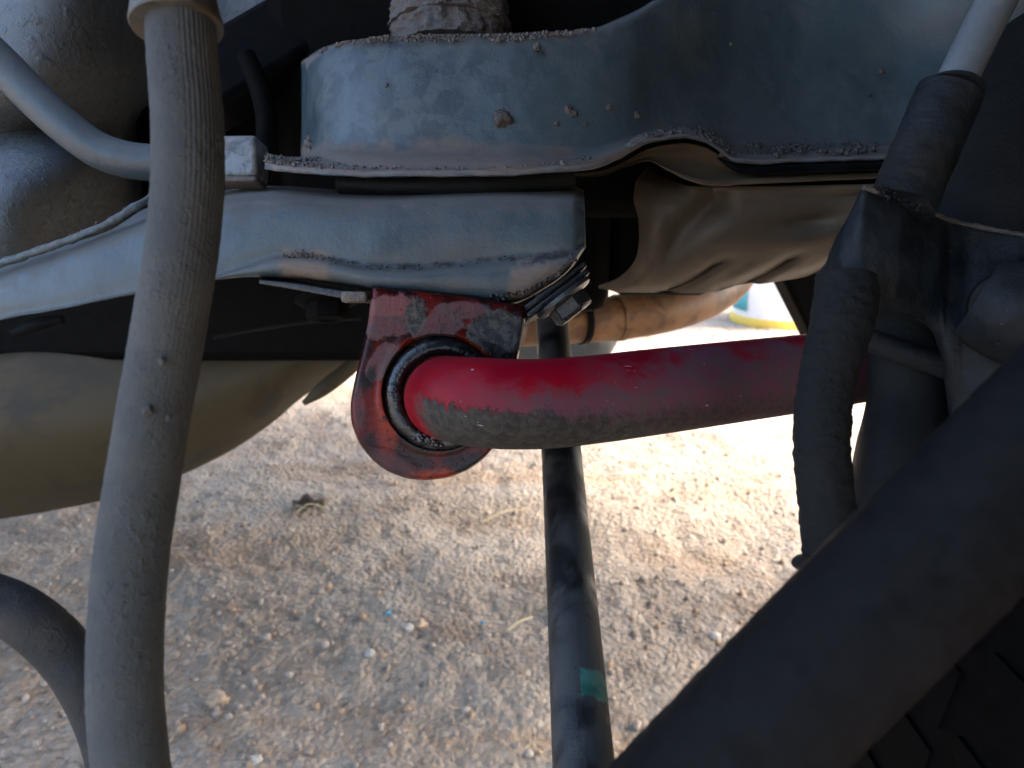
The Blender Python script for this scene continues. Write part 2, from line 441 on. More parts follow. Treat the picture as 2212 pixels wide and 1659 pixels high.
# ------------------------------------------------------------------ the setting: ground
def vnoise(x, y, seed):
    g = np.random.default_rng(seed).uniform(-1, 1, (256, 256))
    xi = np.floor(x).astype(int); yi = np.floor(y).astype(int); fx = x-xi; fy = y-yi
    fx = fx*fx*(3-2*fx); fy = fy*fy*(3-2*fy)
    a, b, c, d = g[xi % 256, yi % 256], g[(xi+1) % 256, yi % 256], g[xi % 256, (yi+1) % 256], g[(xi+1) % 256, (yi+1) % 256]
    return (a*(1-fx)+b*fx)*(1-fy)+(c*(1-fx)+d*fx)*fy
def ground_h(x, y):
    h = .010*vnoise(x/.35, y/.25, 1) + .005*vnoise(x/.09, y/.07, 2) + .0032*vnoise(x/.028, y/.028, 3)
    h = h - .0027*np.abs(vnoise(x/.014, y/.014, 4)) - .0017*np.abs(vnoise(x/.008+7, y/.008, 5)) + .0012*vnoise(x/.0045, y/.0045, 6)
    fade = np.clip(1.5-np.abs(y-1.2)/2.5, 0, 1)*np.clip(1.6-np.abs(x)/2.2, 0, 1)
    return h*fade
def ground_material():
    m = Mat("gritty_dirt_and_tarmac")
    big = m.noise(2.2, 5, .6, .5)
    band = m.noise(3.2, 6, .65, .6, m.stretch((.35, 1.5, 1), (0, 0, R(-8))))
    c = m.mix(m.mr(big, .38, .62), (.275, .218, .163), (.325, .280, .225))
    c = m.mix(m.mr(band, .50, .64, 0, .75), c, (.315, .205, .120))
    c = m.mix(m.mr(m.noise(9, 5, .6), .50, .68, 0, .75), c, (.180, .128, .090))
    g = m.vor(135, "Color"); gs = m.n("ShaderNodeSeparateColor"); m.t.links.new(g, gs.inputs[0])
    c = m.mix(m.mr(gs.outputs[0], .55, 1, 0, .35), c, (.50, .42, .33))
    c = m.mix(m.mr(gs.outputs[1], .62, 1, 0, .25), c, (.17, .13, .095))
    c = m.mix(m.mr(gs.outputs[2], .7, 1, 0, .45), c, (.38, .27, .17))
    c = m.mix(m.mr(m.noise(420, 3, .7), .5, .75, 0, .4), c, (.15, .125, .105))
    h = m.mth('ADD', m.noise(160, 5, .65), m.mth('MULTIPLY', m.vor(150), -.8))
    return m.done(c, .92, m.bump(h, .9, .006), 0, .2)
ground_m = ground_material()
xs = np.r_[-60, -25, -10, -5, -3, -2, -1.5, -1.2, np.arange(-1.0, 1.9, .0042), 2.1, 2.5, 3, 4, 6, 10, 25, 60]
yn = .52*np.exp(np.arange(0, 440)*.00415)
ys = np.r_[-60, -20, -5, -2, -1, -.3, .2, .42, yn, 3.6, 4.2, 5, 7, 10, 18, 35, 80]
X, Y = np.meshgrid(xs, ys, indexing='ij')
Vg = np.stack([X, Y, ground_h(X, Y)], -1).reshape(-1, 3)
i, j = np.meshgrid(np.arange(len(xs)-1), np.arange(len(ys)-1), indexing='ij')
a = i*len(ys)+j
Fg = np.stack([a, a+len(ys), a+len(ys)+1, a+1], -1).reshape(-1, 4)
ground = obj("ground", Vg, Fg.tolist(), ground_m, kind='structure', angle=0, origin=np.zeros(3))

def gravel_material():
    m = Mat("loose_grit")
    g = m.n("ShaderNodeNewGeometry").outputs["Random Per Island"]
    c = m.mix(m.mr(g, 0, 1, 0, 1, False), (.21, .16, .12), (.37, .31, .25))
    g2 = m.mth('FRACT', m.mth('MULTIPLY', g, 37.7))
    c = m.mix(m.mr(g2, .75, .8), c, (.34, .23, .14))
    
    return m.done(c, .9, m.bump(m.noise(700, 3), .6, .001), 0, .3)
grav_m = gravel_material()
n = 3200
gy = .55*np.exp(rng.uniform(0, 1, n)*1.5); gx = (rng.uniform(-.8, .62, n))*gy
S = .0012*(4.6)**(rng.uniform(0, 1, n)**2.2)
V, f = lumps(np.stack([gx, gy, ground_h(gx, gy)+S*.25], -1), S)
gravel = obj("gravel", V, f, grav_m, kind='stuff', angle=0, origin=np.array([0, 1, 0.]))
tag(gravel, "loose brown and grey grit scattered over the dirt ground", "gravel")

BALL = None
def rock(c, s, squash=(1, 1, 1)):
    """irregular little lump: 162 vertices pushed about by noise"""
    global BALL
    if BALL is None:
        import bmesh
        bm = bmesh.new(); bmesh.ops.create_icosphere(bm, subdivisions=3, radius=1)
        BALL = np.array([v.co[:] for v in bm.verts]), [tuple(v.index for v in f.verts) for f in bm.faces]; bm.free()
    v, f = BALL; o = rng.uniform(-50, 50, 3)
    k = np.array([1 + .55*mnoise.noise(Vector(p*1.1+o)) + .35*mnoise.noise(Vector(p*2.6+o)) + .15*mnoise.noise(Vector(p*6+o)) for p in v])
    return v*k[:, None]*np.array(squash)*s + c, f
# a few single things lying on the ground
def on_ground(x, y):
    """where the picture point (x, y) meets the ground"""
    a = P(x, y, 1.0)-np.array([0, 0, CAM_Z]); t = CAM_Z/-a[2]
    q = a*t; return np.array([q[0], q[1], float(ground_h(np.array(q[0]), np.array(q[1])))])
def plain(name, c, r=.6, spec=.4):
    m = Mat(name); return m.done(m.mix(m.mr(m.noise(200, 4), .35, .7), c, tuple(q*.75 for q in c)), r, m.bump(m.noise(900, 3), .3, .0005), 0, spec)
pale = plain("pale_stone", (.42, .38, .32)); strawm = plain("dry_straw", (.45, .36, .20)); bluem = plain("blue_plastic", (.05, .38, .62), .3); leafm = plain("dry_leaf", (.10, .075, .05), .8)
tan = plain("tan_stone", (.36, .25, .16))
def stone(x, y, s, mat, label, nm="pebble", cat="pebble", grp="pebbles lying loose on the dirt"):
    V, ff = rock(on_ground(x, y)+[0, 0, s*.3], s*.85, (1, .85, .6))
    return tag(obj(nm, V, ff, mat, angle=0), label, cat, grp)
stone(840, 1337, .0032, bluem, "tiny bright blue plastic bead on the brown dirt", "plastic_bead", "bead", None)
stone(1043, 1352, .0025, bluem, "small dull blue plastic scrap on the dirt left of the black rod", "plastic_scrap", "plastic scrap", None)
stone(885, 1370, .008, pale, "whitish pebble just right of the tiny blue bead")
stone(905, 1362, .011, tan, "light tan pebble with a dark hollow beside it, middle of the dirt")
stone(800, 1428, .006, pale, "small pale pebble below and left of the blue bead")
stone(470, 1515, .013, tan, "orange tan oval pebble right of the thick grey hose, low in view")
stone(1530, 1470, .009, tan, "brown pebble right of the green banded black rod")
stone(1545, 1375, .008, pale, "round pale pebble between the black rod and the dark diagonal shaft")
stone(553, 1635, .006, pale, "white chip of stone at the bottom edge right of the thick hose")
def straw(pts, label):
    W = np.array([on_ground(x, y)+[0, 0, h] for x, y, h in pts])
    V, f, U = tube_world(cr(W, 24), .0011, 6)
    tag(obj("straw", V, f, strawm, angle=0), label, "straw", "bits of dry straw on the dirt")
straw([(975, 1095, .004), (1005, 1112, .008), (1030, 1128, .004)], "short dry straw left of the black rod, lying steeply")
straw([(1040, 1128, .004), (1090, 1112, .008), (1140, 1102, .004)], "pale straw lying almost level left of the black rod")
straw([(640, 1118, .004), (668, 1108, .012), (705, 1103, .004)], "yellowish straw caught in the dark dry leaf")
straw([(1095, 1378, .004), (1125, 1358, .006), (1150, 1340, .004)], "thin straw close beside the black rod, lower down")
# crumpled leaf
c = on_ground(668, 1098); a = np.linspace(-1, 1, 15); A, B = np.meshgrid(a, a, indexing='ij')
wd = (1-A**2)*.5+.02
V = np.stack([c[0]+A*.026, c[1]+B*wd*.028, c[2]+.006+.010*np.abs(B)*wd+.006*np.sin(A*5+B*3)], -1).reshape(-1, 3)
tag(obj("dry_leaf", V, gridf(15, 15), leafm, mods=[('SOLIDIFY', dict(thickness=.0006))]), "dark crumpled dry leaf lying on the dirt with a straw across it", "leaf")

# ------------------------------------------------------------------ car floor, wheel arch, wheel (they shade the place)
def boxobj(name, lo, hi, mat, parent=None):
    lo, hi = np.array(lo, float), np.array(hi, float)
    V, f = box_mesh((lo+hi)/2, np.eye(3), (hi-lo)/2)
    return obj(name, V, f, mat, parent, mods=[('BEVEL', dict(width=.01, segments=2, limit_method='ANGLE'))])
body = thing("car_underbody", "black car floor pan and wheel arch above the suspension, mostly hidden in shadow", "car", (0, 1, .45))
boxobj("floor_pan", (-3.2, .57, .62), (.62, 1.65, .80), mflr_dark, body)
boxobj("sun_blocker", (.621, .57, .62), (1.3, 1.0, .80), mflr_dark, body)  # unseen box added to keep the sun off the near ground
boxobj("gap_shade_box", (-.05, .43, .458), (.058, .95, .619), mflr_dark, body)  # black box added so the gap right of the beam stays dark
boxobj("shield_shade_box", (.0581, .44, .466), (.125, .95, .619), mflr_dark, body)  # second black filler, added to darken the gap at the shield's left edge
boxobj("tank_shade_box", (-.9, .545, .395), (-.098, .62, .619), mflr_dark, body)  # black box standing in for the shadow between beam and tank
boxobj("slot_shade_box", (-.12, .39, .517), (.45, .428, .66), mflr_dark, body)  # black backing, stretched right to keep the slot above the shield dark
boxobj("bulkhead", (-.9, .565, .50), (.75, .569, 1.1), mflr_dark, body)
boxobj("rear_light_blocker", (-.16, -.325, .60), (.9, -.302, 1.05), arch_m, body)  # unseen panel added behind the camera to block light on the right half
boxobj("right_light_blocker", (.50, -.6, .15), (.56, .02, 1.0), arch_m, body)  # unseen block added to cut light from the right rear
# arch shell above the camera
a = np.linspace(R(-8), R(118), 40)
prof_y = np.array([-.30, .0, .3, .564])
V = np.array([[(.05+.46*math.cos(q), y, .52+.44*math.sin(q)) for q in a] for y in prof_y]).reshape(-1, 3)
obj("wheel_arch", V, gridf(4, 40), arch_m, body, mods=[('SOLIDIFY', dict(thickness=.004))])

# ------------------------------------------------------------------ crossmember with rolled flange
xsn = [650, 672, 695, 760, 900, 1100, 1250, 1350, 1420, 1500, 1600, 1750, 1900, 2100, 2300]
top = [135, 122, 108, 90, 78, 76, 70, 40, 0, -55, -95, -130, -150, -160, -165]
bot = [318, 317, 318, 320, 323, 326, 334, 312, 286, 277, 296, 312, 316, 312, 306]
dd = [.335, .300, .284, .272, .266, .264, .268, .275, .284, .295, .307, .317, .318, .310, .300]
rim = [362, 362, 363, 366, 372, 369, 356, 326, 296, 291, 340, 342, 338, 330, 322]
def face_prof():
    out = []
    for x, t, b, d, r in zip(xsn, top, bot, dd, rim):
        k = max(0, min(1, (x-1330)/250))                  # right part bellies: top leans back, middle sunk
        h = b-t; q_ = max(0, min(1, (x-1800)/250))
        out.append([(x, t-4, d+.075), (x, t, d+.006+.016*k-.020*q_), (x, t+.30*h, d+.002+.012*k-.012*q_), (x, t+.62*h, d+.000+.014*k),
                    (x, t+.86*h, d+.000+.006*k), (x, b, d-.001), (x-.06*(x-1106)*0, r-3, d-.016)])
    return out
xm = thing("front_crossmember", "blue grey pressed steel crossmember with pitted dusty face and mud along its flange", "crossmember", P(1400, 350, .28))
V, f = loft(xsn, face_prof(), 260, [0, .005, .02, .02, .012, .0045, 0], closed=False, k=7)
V = lump_mesh(V, .0006, 35)
obj("pressed_web", V, f, web_m, xm, LUV, mods=[('SOLIDIFY', dict(thickness=.0016, offset=-1))], angle=60)
# the flange: a thick rim of its own, S-shaped towards the right
fx = [572, 590, 640, 700, 800, 900, 1000, 1100, 1188, 1240, 1288, 1338, 1388, 1430, 1471, 1521, 1555, 1588, 1640, 1750, 1921, 2100]
fy = [352, 355, 360, 364, 368, 369, 368, 365, 359, 357, 351, 332, 303, 295, 291, 300, 320, 341, 345, 342, 336, 330]
fd = [.262, .256, .252, .250, .249, .248, .248, .248, .249, .251, .254, .259, .263, .267, .271, .275, .278, .280, .282, .286, .287, .287]
pr = []
for x, y, d in zip(fx, fy, fd):
    th = 15 if x < 1250 else max(9, 15-(x-1250)*.03)
    dz = .030 if x < 1400 else .040
    pr.append([(x, y-29+(0 if x > 640 else 9), d+dz), (x, y, d), (x, y+th, d+.0002), (x, y+th-14, d+dz)])
V, f = loft(fx, pr, 300, [0, .0012, .0012, 0], closed=True, k=4)
V = lump_mesh(V, .0004, 90)
obj("flange", V, f, flange_m, xm, LUV)
# shallow dent hump on the flange, and crumbs of mud
fa = P(fx, np.array(fy)-1, np.array(fd)+.0006); fb_ = P(fx, np.array(fy)-20, np.array(fd)+[.011 if x < 600 else .022 for x in fx])
crust2("mud_crumbs", fa[:10], fb_[:10], 3200, (.0002, .0009), mud, xm, thr=.05)
crust2("mud_crumbs", fa[9:18], fb_[9:18], 1200, (.00025, .0012), grime, xm)
crust2("mud_crumbs", P([1560, 1640, 1750, 1900], [334, 338, 336, 330], [.2815, .284, .287, .288]), P([1560, 1640, 1750, 1900], [300, 312, 310, 304], [.300, .308, .313, .314]), 700, (.0003, .0015), grime, xm, clump=90)
tx2 = [690, 730, 780, 850, 950, 1100, 1200, 1290]
ta = P(tx2, [111, 96, 87, 79, 77.5, 76, 71, 61], np.interp(tx2, xsn, dd)+.006)
crust2("mud_crumbs", ta, P(tx2, [116, 102, 95, 90, 92, 90, 80, 66], np.interp(tx2, xsn, dd)+.003), 1500, (.0002, .0008), mud, xm, power=1.8, thr=.05)
crust2("mud_crumbs", ta+UPV*.0006+VIEW*.004, ta+UPV*.0004+VIEW*.001, 900, (.0003, .0011), mud, xm)
def clod(x, y, d, s, mat=grime):
    V, f = rock(P(x, y, d), s, rng.uniform(.75, 1.2, 3))
    obj("dirt_clod", V, f, mat, xm, angle=0)
for x, y, s, mt in ((1085, 258, .0024, grime), (1072, 262, .0012, grime), (1228, 238, .0014, grime), (1240, 246, .0014, grime), (1314, 237, .0011, grime), (1203, 268, .0011, grime),
                 (1263, 270, .0008, grime), (1160, 103, .0010, grime), (1086, 237, .0006, grime), (835, 186, .0008, grime), (1032, 296, .0007, grime), (670, 302, .0014, mud), (672, 312, .0018, mud),
                 (1375, 250, .0008, grime), (1290, 352-40, .0010, grime), (1580, 95, .0006, grime), (1905, 155, .0009, grime), (1880, 205, .0006, grime), (1790, 318, .0014, grime)):
    clod(x, y, float(np.interp(x, xsn, dd))+.0004+(.008 if x > 1500 else 0), s*1.25, mt)

# ------------------------------------------------------------------ strut tube behind, caked in dirt
sm = dirty("dirt_caked_tube_steel", (.075, .082, .09), (.06, .052, .047), (.13, .112, .10), film=(.35, .55), fs=90, patch=110, top=.3, rough=(.6, .9), bump=1., grain=1300, bdist=.001)
o = tube("strut_tube", [(972, 120, .325), (972, 60, .325), (972, 0, .325), (972, -120, .325)], [.0245, .0245, .0245, .0245], sm, n=150, m=120, lump=(.0022, 210))
tag(o, "dirt caked vertical steel tube rising behind the crossmember", "strut")
V, f, U = tube_mesh([(972, 72, .325), (972, 46, .325)], .0262, 30, 120, True, lump=(.0016, 260))
obj("collar", V, f, sm, o, U)

# ------------------------------------------------------------------ inner fender, beams and pipe on the left
def fender_d(X, Y):
    g = lambda c, s, v: np.exp(-((v-c)/s)**2)
    d = .40 + .0*X
    lobe = .075*g(70, 230, X*.9+Y*.25-0)                        # rounded upper lobe
    d = d - lobe + .07*g(355-.12*Y, 85, X)                       # groove behind the hose
    low = 1/(1+np.exp(-(Y-(330-.25*X))/28))
    d = d + .055*g(300-.20*X, 70, Y)*(1/(1+np.exp((X-420)/60)))   # groove under the lobe
    d = d - .03*low*g(30, 200, X)
    d = d + .10/(1+np.exp(-(X-(250+.0*Y))/40))*low
    d = d - .02*g(560, 90, X)*(1-low)
    d = d + .16/(1+np.exp(-(X-505)/14))/(1+np.exp(-(Y-(185-.45*(X-480)))/14))
    return d
V, f = field((-260, 660), (-160, 575), 130, 110, fender_d)
V = lump_mesh(V, .0003, 60)
o = obj("inner_fender", V, f, under, angle=0, mods=[('SOLIDIFY', dict(thickness=.003, offset=1))])
tag(o, "grey inner fender panel in rough pebbly underseal, upper left", "fender panel")

ax_l = P(900, -87, .41)-P(475, 176, .345); L = np.linalg.norm(ax_l); ax_l /= L
nrm = np.cross(ax_l, VIEW); nrm /= np.linalg.norm(nrm); bi = np.cross(nrm, ax_l)
V, f = box_mesh(P(645, 70, .372), (ax_l, nrm, bi), (L*.55, .0170, .012))
o = obj("diagonal_brace", V, f, steel_dark, mods=[('BEVEL', dict(width=.004, segments=4))])
tag(o, "dark square brace running up diagonally behind the thick grey hose", "brace")

pipe = [(-80, 60, .262), (0, 135, .264), (75, 212, .266), (150, 280, .268), (215, 325, .270), (280, 346, .271), (345, 352, .272), (420, 353, .272), (490, 352, .273)]
o = tube("breather_pipe", pipe, .0066, steel, n=160, m=40)
tag(o, "bent blue grey pipe curving from the left edge behind the hose", "pipe")
cb = thing("pipe_clip", "small bright galvanised clip at the end of the bent pipe", "clip", P(524, 395, .27))
V, f = box_mesh(P(520, 348, .272), (RIGHT, UPV, VIEW), (.0082, .0076, .007)); 
obj("clip_band", lump_mesh(V, .0004, 300), f, galv, cb, mods=[('BEVEL', dict(width=.0016, segments=3))])
V, f = box_mesh(P(515, 395, .270), (RIGHT, UPV+VIEW*.3, VIEW), (.0085, .0010, .006))
obj("clip_foot", V, f, mud, cb, mods=[('BEVEL', dict(width=.0008, segments=2))])
o = tube("wiring_loom", [(530, 120, .33), (560, 190, .33), (575, 260, .33), (572, 330, .33), (560, 400, .33)], .0045, mflr_dark, n=60, m=20)
tag(o, "black cable bending down behind the galvanised clip", "cable")

# ------------------------------------------------------------------ the thick beam carrying the bracket
bx = [-120, 0, 133, 233, 330, 440, 540, 610, 700, 800, 900, 1000, 1100, 1180, 1236, 1262]
bt = [630, 585, 540, 506, 474, 448, 434, 432, 437, 440, 436, 430, 428, 429, 431, 440]
bm = [722, 686, 662, 642, 624, 606, 572, 552, 558, 574, 576, 568, 558, 553, 548, 530]        # fold line
bb = [730, 692, 667, 646, 628, 608, 599, 599, 606, 624, 636, 646, 655, 618, 572, 536]        # lower edge
bd = [.250, .246, .242, .240, .238, .237, .237, .237, .237, .237, .2375, .238, .2385, .239, .240, .243]
pr = []
for x, t, md, lo, d in zip(bx, bt, bm, bb, bd):
    q = lo-md
    bulge = .0034*min(1, q/60)
    pr.append([(x, t-30 if x > 300 else t-8, d+.05), (x, t, d+.004), (x, t+.2*(md-t), d), (x, t+.75*(md-t), d),
               (x, md, d+.0012), (x, md+.25*q, d-bulge), (x, md+.8*q, d-bulge*.6), (x, lo, d+.003), (x+4, lo, d+.05)])
V, f = loft(bx, pr, 300, [0, .0045, .01, .004, .0016, .003, .004, .003, 0], closed=True, k=6)
V = lump_mesh(V, .0005, 45)
beam = thing("suspension_beam", "long dusty blue grey beam from the left edge ending squarely above the red bracket", "suspension beam", P(700, 600, .25))
obj("beam_shell", V, f, arm_paint, beam, LUV)
# weld lip along the upper left edge
lip = [(-60, 592, .249), (0, 570, .246), (133, 525, .243), (200, 498, .242), (240, 480, .242), (290, 448, .243), (330, 425, .246), (370, 402, .250)]
tube("weld_lip", lip, .0013, arm_paint, beam, n=160, m=14, lump=(.00035, 420))
crust("dirt_crumbs", P([0, 133, 240, 330], [566, 520, 476, 424], [.247, .244, .243, .247]), 260, (.0003, .0009), [UPV*.0015, VIEW*.004], grime, beam)
crust("dirt_crumbs", P([520, 700, 900, 1100, 1230], [428, 434, 431, 425, 426], .245), 700, (.0002, .0007), [VIEW*.02, -UPV*.002], grime, beam)
# caked mud patch at the start of the fold and black grease along it
crust("mud_crumbs", P([614, 630, 660, 700, 735], [590, 562, 570, 588, 600], .2372), 500, (.0002, .0006), [UPV*.0035, -UPV*.001, RIGHT*.004], mud, beam)
crust("mud_crumbs", P([1110, 1140, 1180, 1225], [622, 605, 590, 570], .2372), 260, (.0002, .0006), [UPV*.003, -UPV*.003, RIGHT*.004], mud, beam)
fold = P(bx[7:15], np.array(bm[7:15])+3, np.array(bd[7:15])-.0005)
crust("grease_crumbs", fold, 160, (.0002, .0006), [UPV*.0016, -UPV*.0010], black, beam)
crust("grease_crumbs", P([1060, 1130, 1190, 1245], [652, 628, 602, 556], .2375), 260, (.0003, .0009), [UPV*.0022, -UPV*.001], black, beam)

# rubber pad between beam and crossmember
pad = tube("rubber_pad", [(735, 398, .27), (900, 402, .262), (1060, 400, .262), (1238, 388, .268)], [.0036, .0036, .0036, .0034], rubber_blk, n=80, m=24, angle=60)
tag(pad, "flat black rubber pad squeezed between crossmember and beam", "rubber pad")
V, f = box_mesh(P(1000, 404, .315), (RIGHT, UPV, VIEW), (.046, .0036, .02))
tag(obj("spacer_plate", V, f, steel_dark, mods=[('BEVEL', dict(width=.002, segments=2))]), "dark spacer plate behind the rubber pad under the crossmember", "plate")

# ------------------------------------------------------------------ second flange and heat shield on the right
ux = [1240, 1300, 1350, 1400, 1440, 1480, 1530, 1560, 1600, 1750, 1921, 2100]
uy = [374, 368, 348, 322, 312, 309, 320, 338, 350, 347, 341, 335]
ly = [384, 380, 362, 346, 362, 378, 390, 391, 388, 381, 373, 366]
ud = [.262, .264, .268, .272, .276, .280, .284, .287, .290, .294, .296, .297]
pr = []
for x, a, b, d in zip(ux, uy, ly, ud):
    k = 0 if x < 1380 else min(1, (x-1380)/120)
    pr.append([(x, a-6, d+.03), (x, a, d), (x, a+.5*(b-a), d+.006), (x, b-5*k, d+.003-.004*k), (x, b, d-.001-.003*k), (x, b+11*k, d-.001-.003*k), (x, b+10*k, d+.03)])
lf = thing("lower_seam_flange", "double folded brown and grey sheet seam under the right of the crossmember", "flange", P(1600, 390, .29))
V, f = loft(ux, pr, 200, [0, .002, .006, .002, .001, .001, 0], closed=False, k=5)
obj("folded_sheet", V, f, shield_m, lf, angle=60)
sx_ = [1545, 1590, 1640, 1750, 1921, 2100]
V, f = loft(sx_, [[(x, y, d+.02), (x, y, d), (x, y+h_, d), (x, y+h_, d+.02)] for x, y, h_, d in zip(sx_, [336, 354, 358, 354, 348, 342], [4, 16, 20, 20, 19, 18], [.288, .2845, .2845, .2855, .2865, .287])], 80, [0, .0015, .0015, 0], closed=False, k=4)
obj("seam_band", V, f, steel_dark, lf)


def shield_warp(V, n, m):
    return V
s_l = [(1400, 366), (1376, 400), (1374, 430), (1384, 470), (1386, 510), (1382, 545), (1366, 577), (1335, 604), (1296, 619)]
n_t = len(s_l)
def col(x, y0, y1): return [(x, y0+(y1-y0)*t) for t in np.linspace(0, 1, n_t)]
sx = [0, .35, 1, 2, 3, 4]
cols = [s_l, [(1440, 392), (1425, 410), (1422, 440), (1424, 475), (1424, 515), (1420, 550), (1405, 585), (1378, 612), (1345, 626)],
        col(1500, 408, 628), col(1620, 408, 612), col(1770, 406, 588), col(1980, 400, 540)]
dep = [[.335, .325, .320, .318, .318, .320, .326, .336, .350], [.318, .308, .303, .302, .303, .306, .313, .325, .342]] + \
      [[.300-.002*k, .299, .299, .300, .303, .308, .316, .328, .345] for k in range(4)]
A = np.array([[(*c, d) for c, d in zip(cc, dq)] for cc, dq in zip(cols, dep)])
nu, nv = 150, 90
uq = np.linspace(0, 4, nu)
Q = np.stack([np.stack([pchip(sx, A[:, j, c], uq) for c in range(3)], -1) for j in range(n_t)], 1)
vq = np.linspace(0, n_t-1, nv)
Q = np.stack([np.stack([pchip(np.arange(n_t), Q[i_, :, c], vq) for c in range(3)], -1) for i_ in range(nu)], 0)
xx, yy = Q[..., 0], Q[..., 1]
def ridge(x0, y0, x1, y1, wd):
    tx, ty = x1-x0, y1-y0; Ln = math.hypot(tx, ty); tx /= Ln; ty /= Ln
    s = (xx-x0)*tx+(yy-y0)*ty; q = (xx-x0)*-ty+(yy-y0)*tx - 8*np.sin(np.clip(s/Ln, 0, 1)*math.pi)
    return np.exp(-(q/wd)**2)*np.exp(-np.clip(-s, 0, 1e9)**2/900)*np.exp(-np.clip(s-Ln, 0, 1e9)**2/900)
Q[..., 2] += .007*ridge(1545, 430, 1400, 600, 34) + .009*ridge(1420, 625, 1540, 572, 9) + .010*ridge(1560, 618, 1700, 560, 10) + .008*ridge(1690, 600, 1800, 560, 9)
Q[..., 2] += .007*np.exp(-((xx-1740)/80)**2-((yy-478-.12*(1740-xx))/26)**2) - .003*ridge(1480, 640, 1620, 578, 12)
V = P(Q[..., 0], Q[..., 1], Q[..., 2]).reshape(-1, 3)
hs = thing("heat_shield", "brown dusty sheet metal heat shield with pressed ridges under the right flange", "heat shield", P(1580, 610, .32))
obj("shield_panel", V, gridf(nu, nv), shield_m, hs, mods=[('SOLIDIFY', dict(thickness=.0012, offset=1))], angle=60)
V, f, U = tube_world(cr(P(Q[:, 0, 0], Q[:, 0, 1], Q[:, 0, 2]), 120), .0011, 12); obj("rolled_edge", V, f, shield_m, hs, U)
V, f, U = tube_world(cr(P(Q[0, :, 0], Q[0, :, 1], Q[0, :, 2]), 90), .0008, 12); obj("rolled_edge", V, f, shield_m, hs, U)

# ------------------------------------------------------------------ fuel tank, strap, exhaust behind
tx_ = [-420, -150, 0, 120, 230, 390, 500, 600, 640, 700, 790, 815]
tt = [830, 790, 765, 752, 742, 722, 708, 698, 694, 690, 690, 700]
tb = [1160, 1140, 1127, 1108, 1086, 1032, 978, 908, 872, 830, 786, 770]
pr = []
for x, t, b in zip(tx_, tt, tb):
    d = .50; k = .10*(x+420)/1235; h = b-t
    pr.append([(x, t, d+.25), (x, t, d+.02+k), (x, t+.45*h, d+k), (x, t+.82*h, d+.03+k), (x, b, d+.11+k), (x, b-.05*h, d+.25)])
V, f = loft(tx_, pr, 140, [0, .012, .05, .04, .05, 0], closed=True, k=8)
tank = thing("fuel_tank", "large rounded beige brown tank hanging low behind the hose at left", "tank", P(300, 1060, .6))
obj("tank_shell", V, f, beige, tank)
tube("tank_seam", [(460, 728, .512), (600, 704, .53), (700, 692, .545), (800, 688, .56)], .0016, rubber_blk, tank, n=60, m=12)
tube("moulded_rib", [(800, 742, .60), (760, 790, .60), (700, 838, .59), (655, 872, .585)], [.004, .006, .006, .002], beige, tank, n=60, m=20)
o = tube("heat_baffle", [(30, 720, .36), (80, 702, .36), (135, 690, .36)], [.0028, .0036, .0022], steel_dark, n=30, m=16)
tag(o, "small dark metal tongue in the shadow under the beam at left", "bracket")

ex = thing("exhaust_pipe", "heat stained orange brown exhaust pipe behind the bolt, bending away to the right", "exhaust pipe", P(1400, 730, .72))
tube("pipe", [(1120, 700, .70), (1240, 694, .72), (1340, 686, .74), (1440, 668, .76), (1520, 642, .79), (1572, 610, .84), (1600, 570, .90), (1610, 520, .98)], [.0215, .0215, .0225, .0235, .0235, .0235, .0235, .0235], rust, ex, n=140, m=48)
tube("weld_ring", [(1250, 693, .7215), (1262, 692, .7235)], .0235, steel_dark, ex, n=12, m=48)
tube("weld_ring", [(1328, 687, .7378), (1342, 686, .7405)], .0236, rust, ex, n=12, m=48)
o = tube("muffler", [(900, 735, .92), (1000, 734, .92), (1240, 731, .92), (1300, 729, .92), (1330, 727, .92)], [.030, .034, .034, .029, .010], muff, n=90, m=48)
tag(o, "smooth blue grey muffler lying crosswise behind the black rod", "muffler")

# ------------------------------------------------------------------ bar bracket: plate, strap, ears, bolts
hx, hy = 950., 848.
poly = [(803, 618), (797, 690), (783, 755), (767, 818), (757, 872), (759, 915), (775, 957), (803, 993), (838, 1019), (880, 1034), (922, 1038), (968, 1032), (1010, 1016), (1044, 992),
        (1070, 962), (1090, 915), (1102, 850), (1118, 782), (1130, 716), (1141, 660), (1060, 646), (960, 634), (880, 626)]
pp = np.array(poly+poly[:1], float)
N = 288
ang = np.linspace(0, 2*math.pi, N, endpoint=False)
pa = np.unwrap(np.arctan2(pp[:, 1]-hy, pp[:, 0]-hx)); 
if pa[1] < pa[0]: pp = pp[::-1]; pa = pa[::-1]
# dense polyline, rounded except the two upper corners
dense = []
for i_ in range(len(pp)-1):
    for t in np.linspace(0, 1, 60, endpoint=False): dense.append(pp[i_]*(1-t)+pp[i_+1]*t)
dense = np.array(dense)
da = np.arctan2(dense[:, 1]-hy, dense[:, 0]-hx) % (2*math.pi); dr = np.hypot(dense[:, 0]-hx, dense[:, 1]-hy)
o_ = np.argsort(da); Rout = np.interp(ang, da[o_], dr[o_], period=2*math.pi)
k = np.ones(7)/7; sm_ = np.convolve(np.r_[Rout[-3:], Rout, Rout[:3]], k, 'valid')
keep = np.zeros(N, bool)
for cxy in ((803, 618), (1141, 660)):
    ca = math.atan2(cxy[1]-hy, cxy[0]-hx) % (2*math.pi); keep |= np.abs((ang-ca+math.pi) % (2*math.pi)-math.pi) < .12
Rout = np.where(keep, Rout, sm_)
Rin = np.hypot(118*np.cos(ang), 112*np.sin(ang))*0+123
BD = .2335
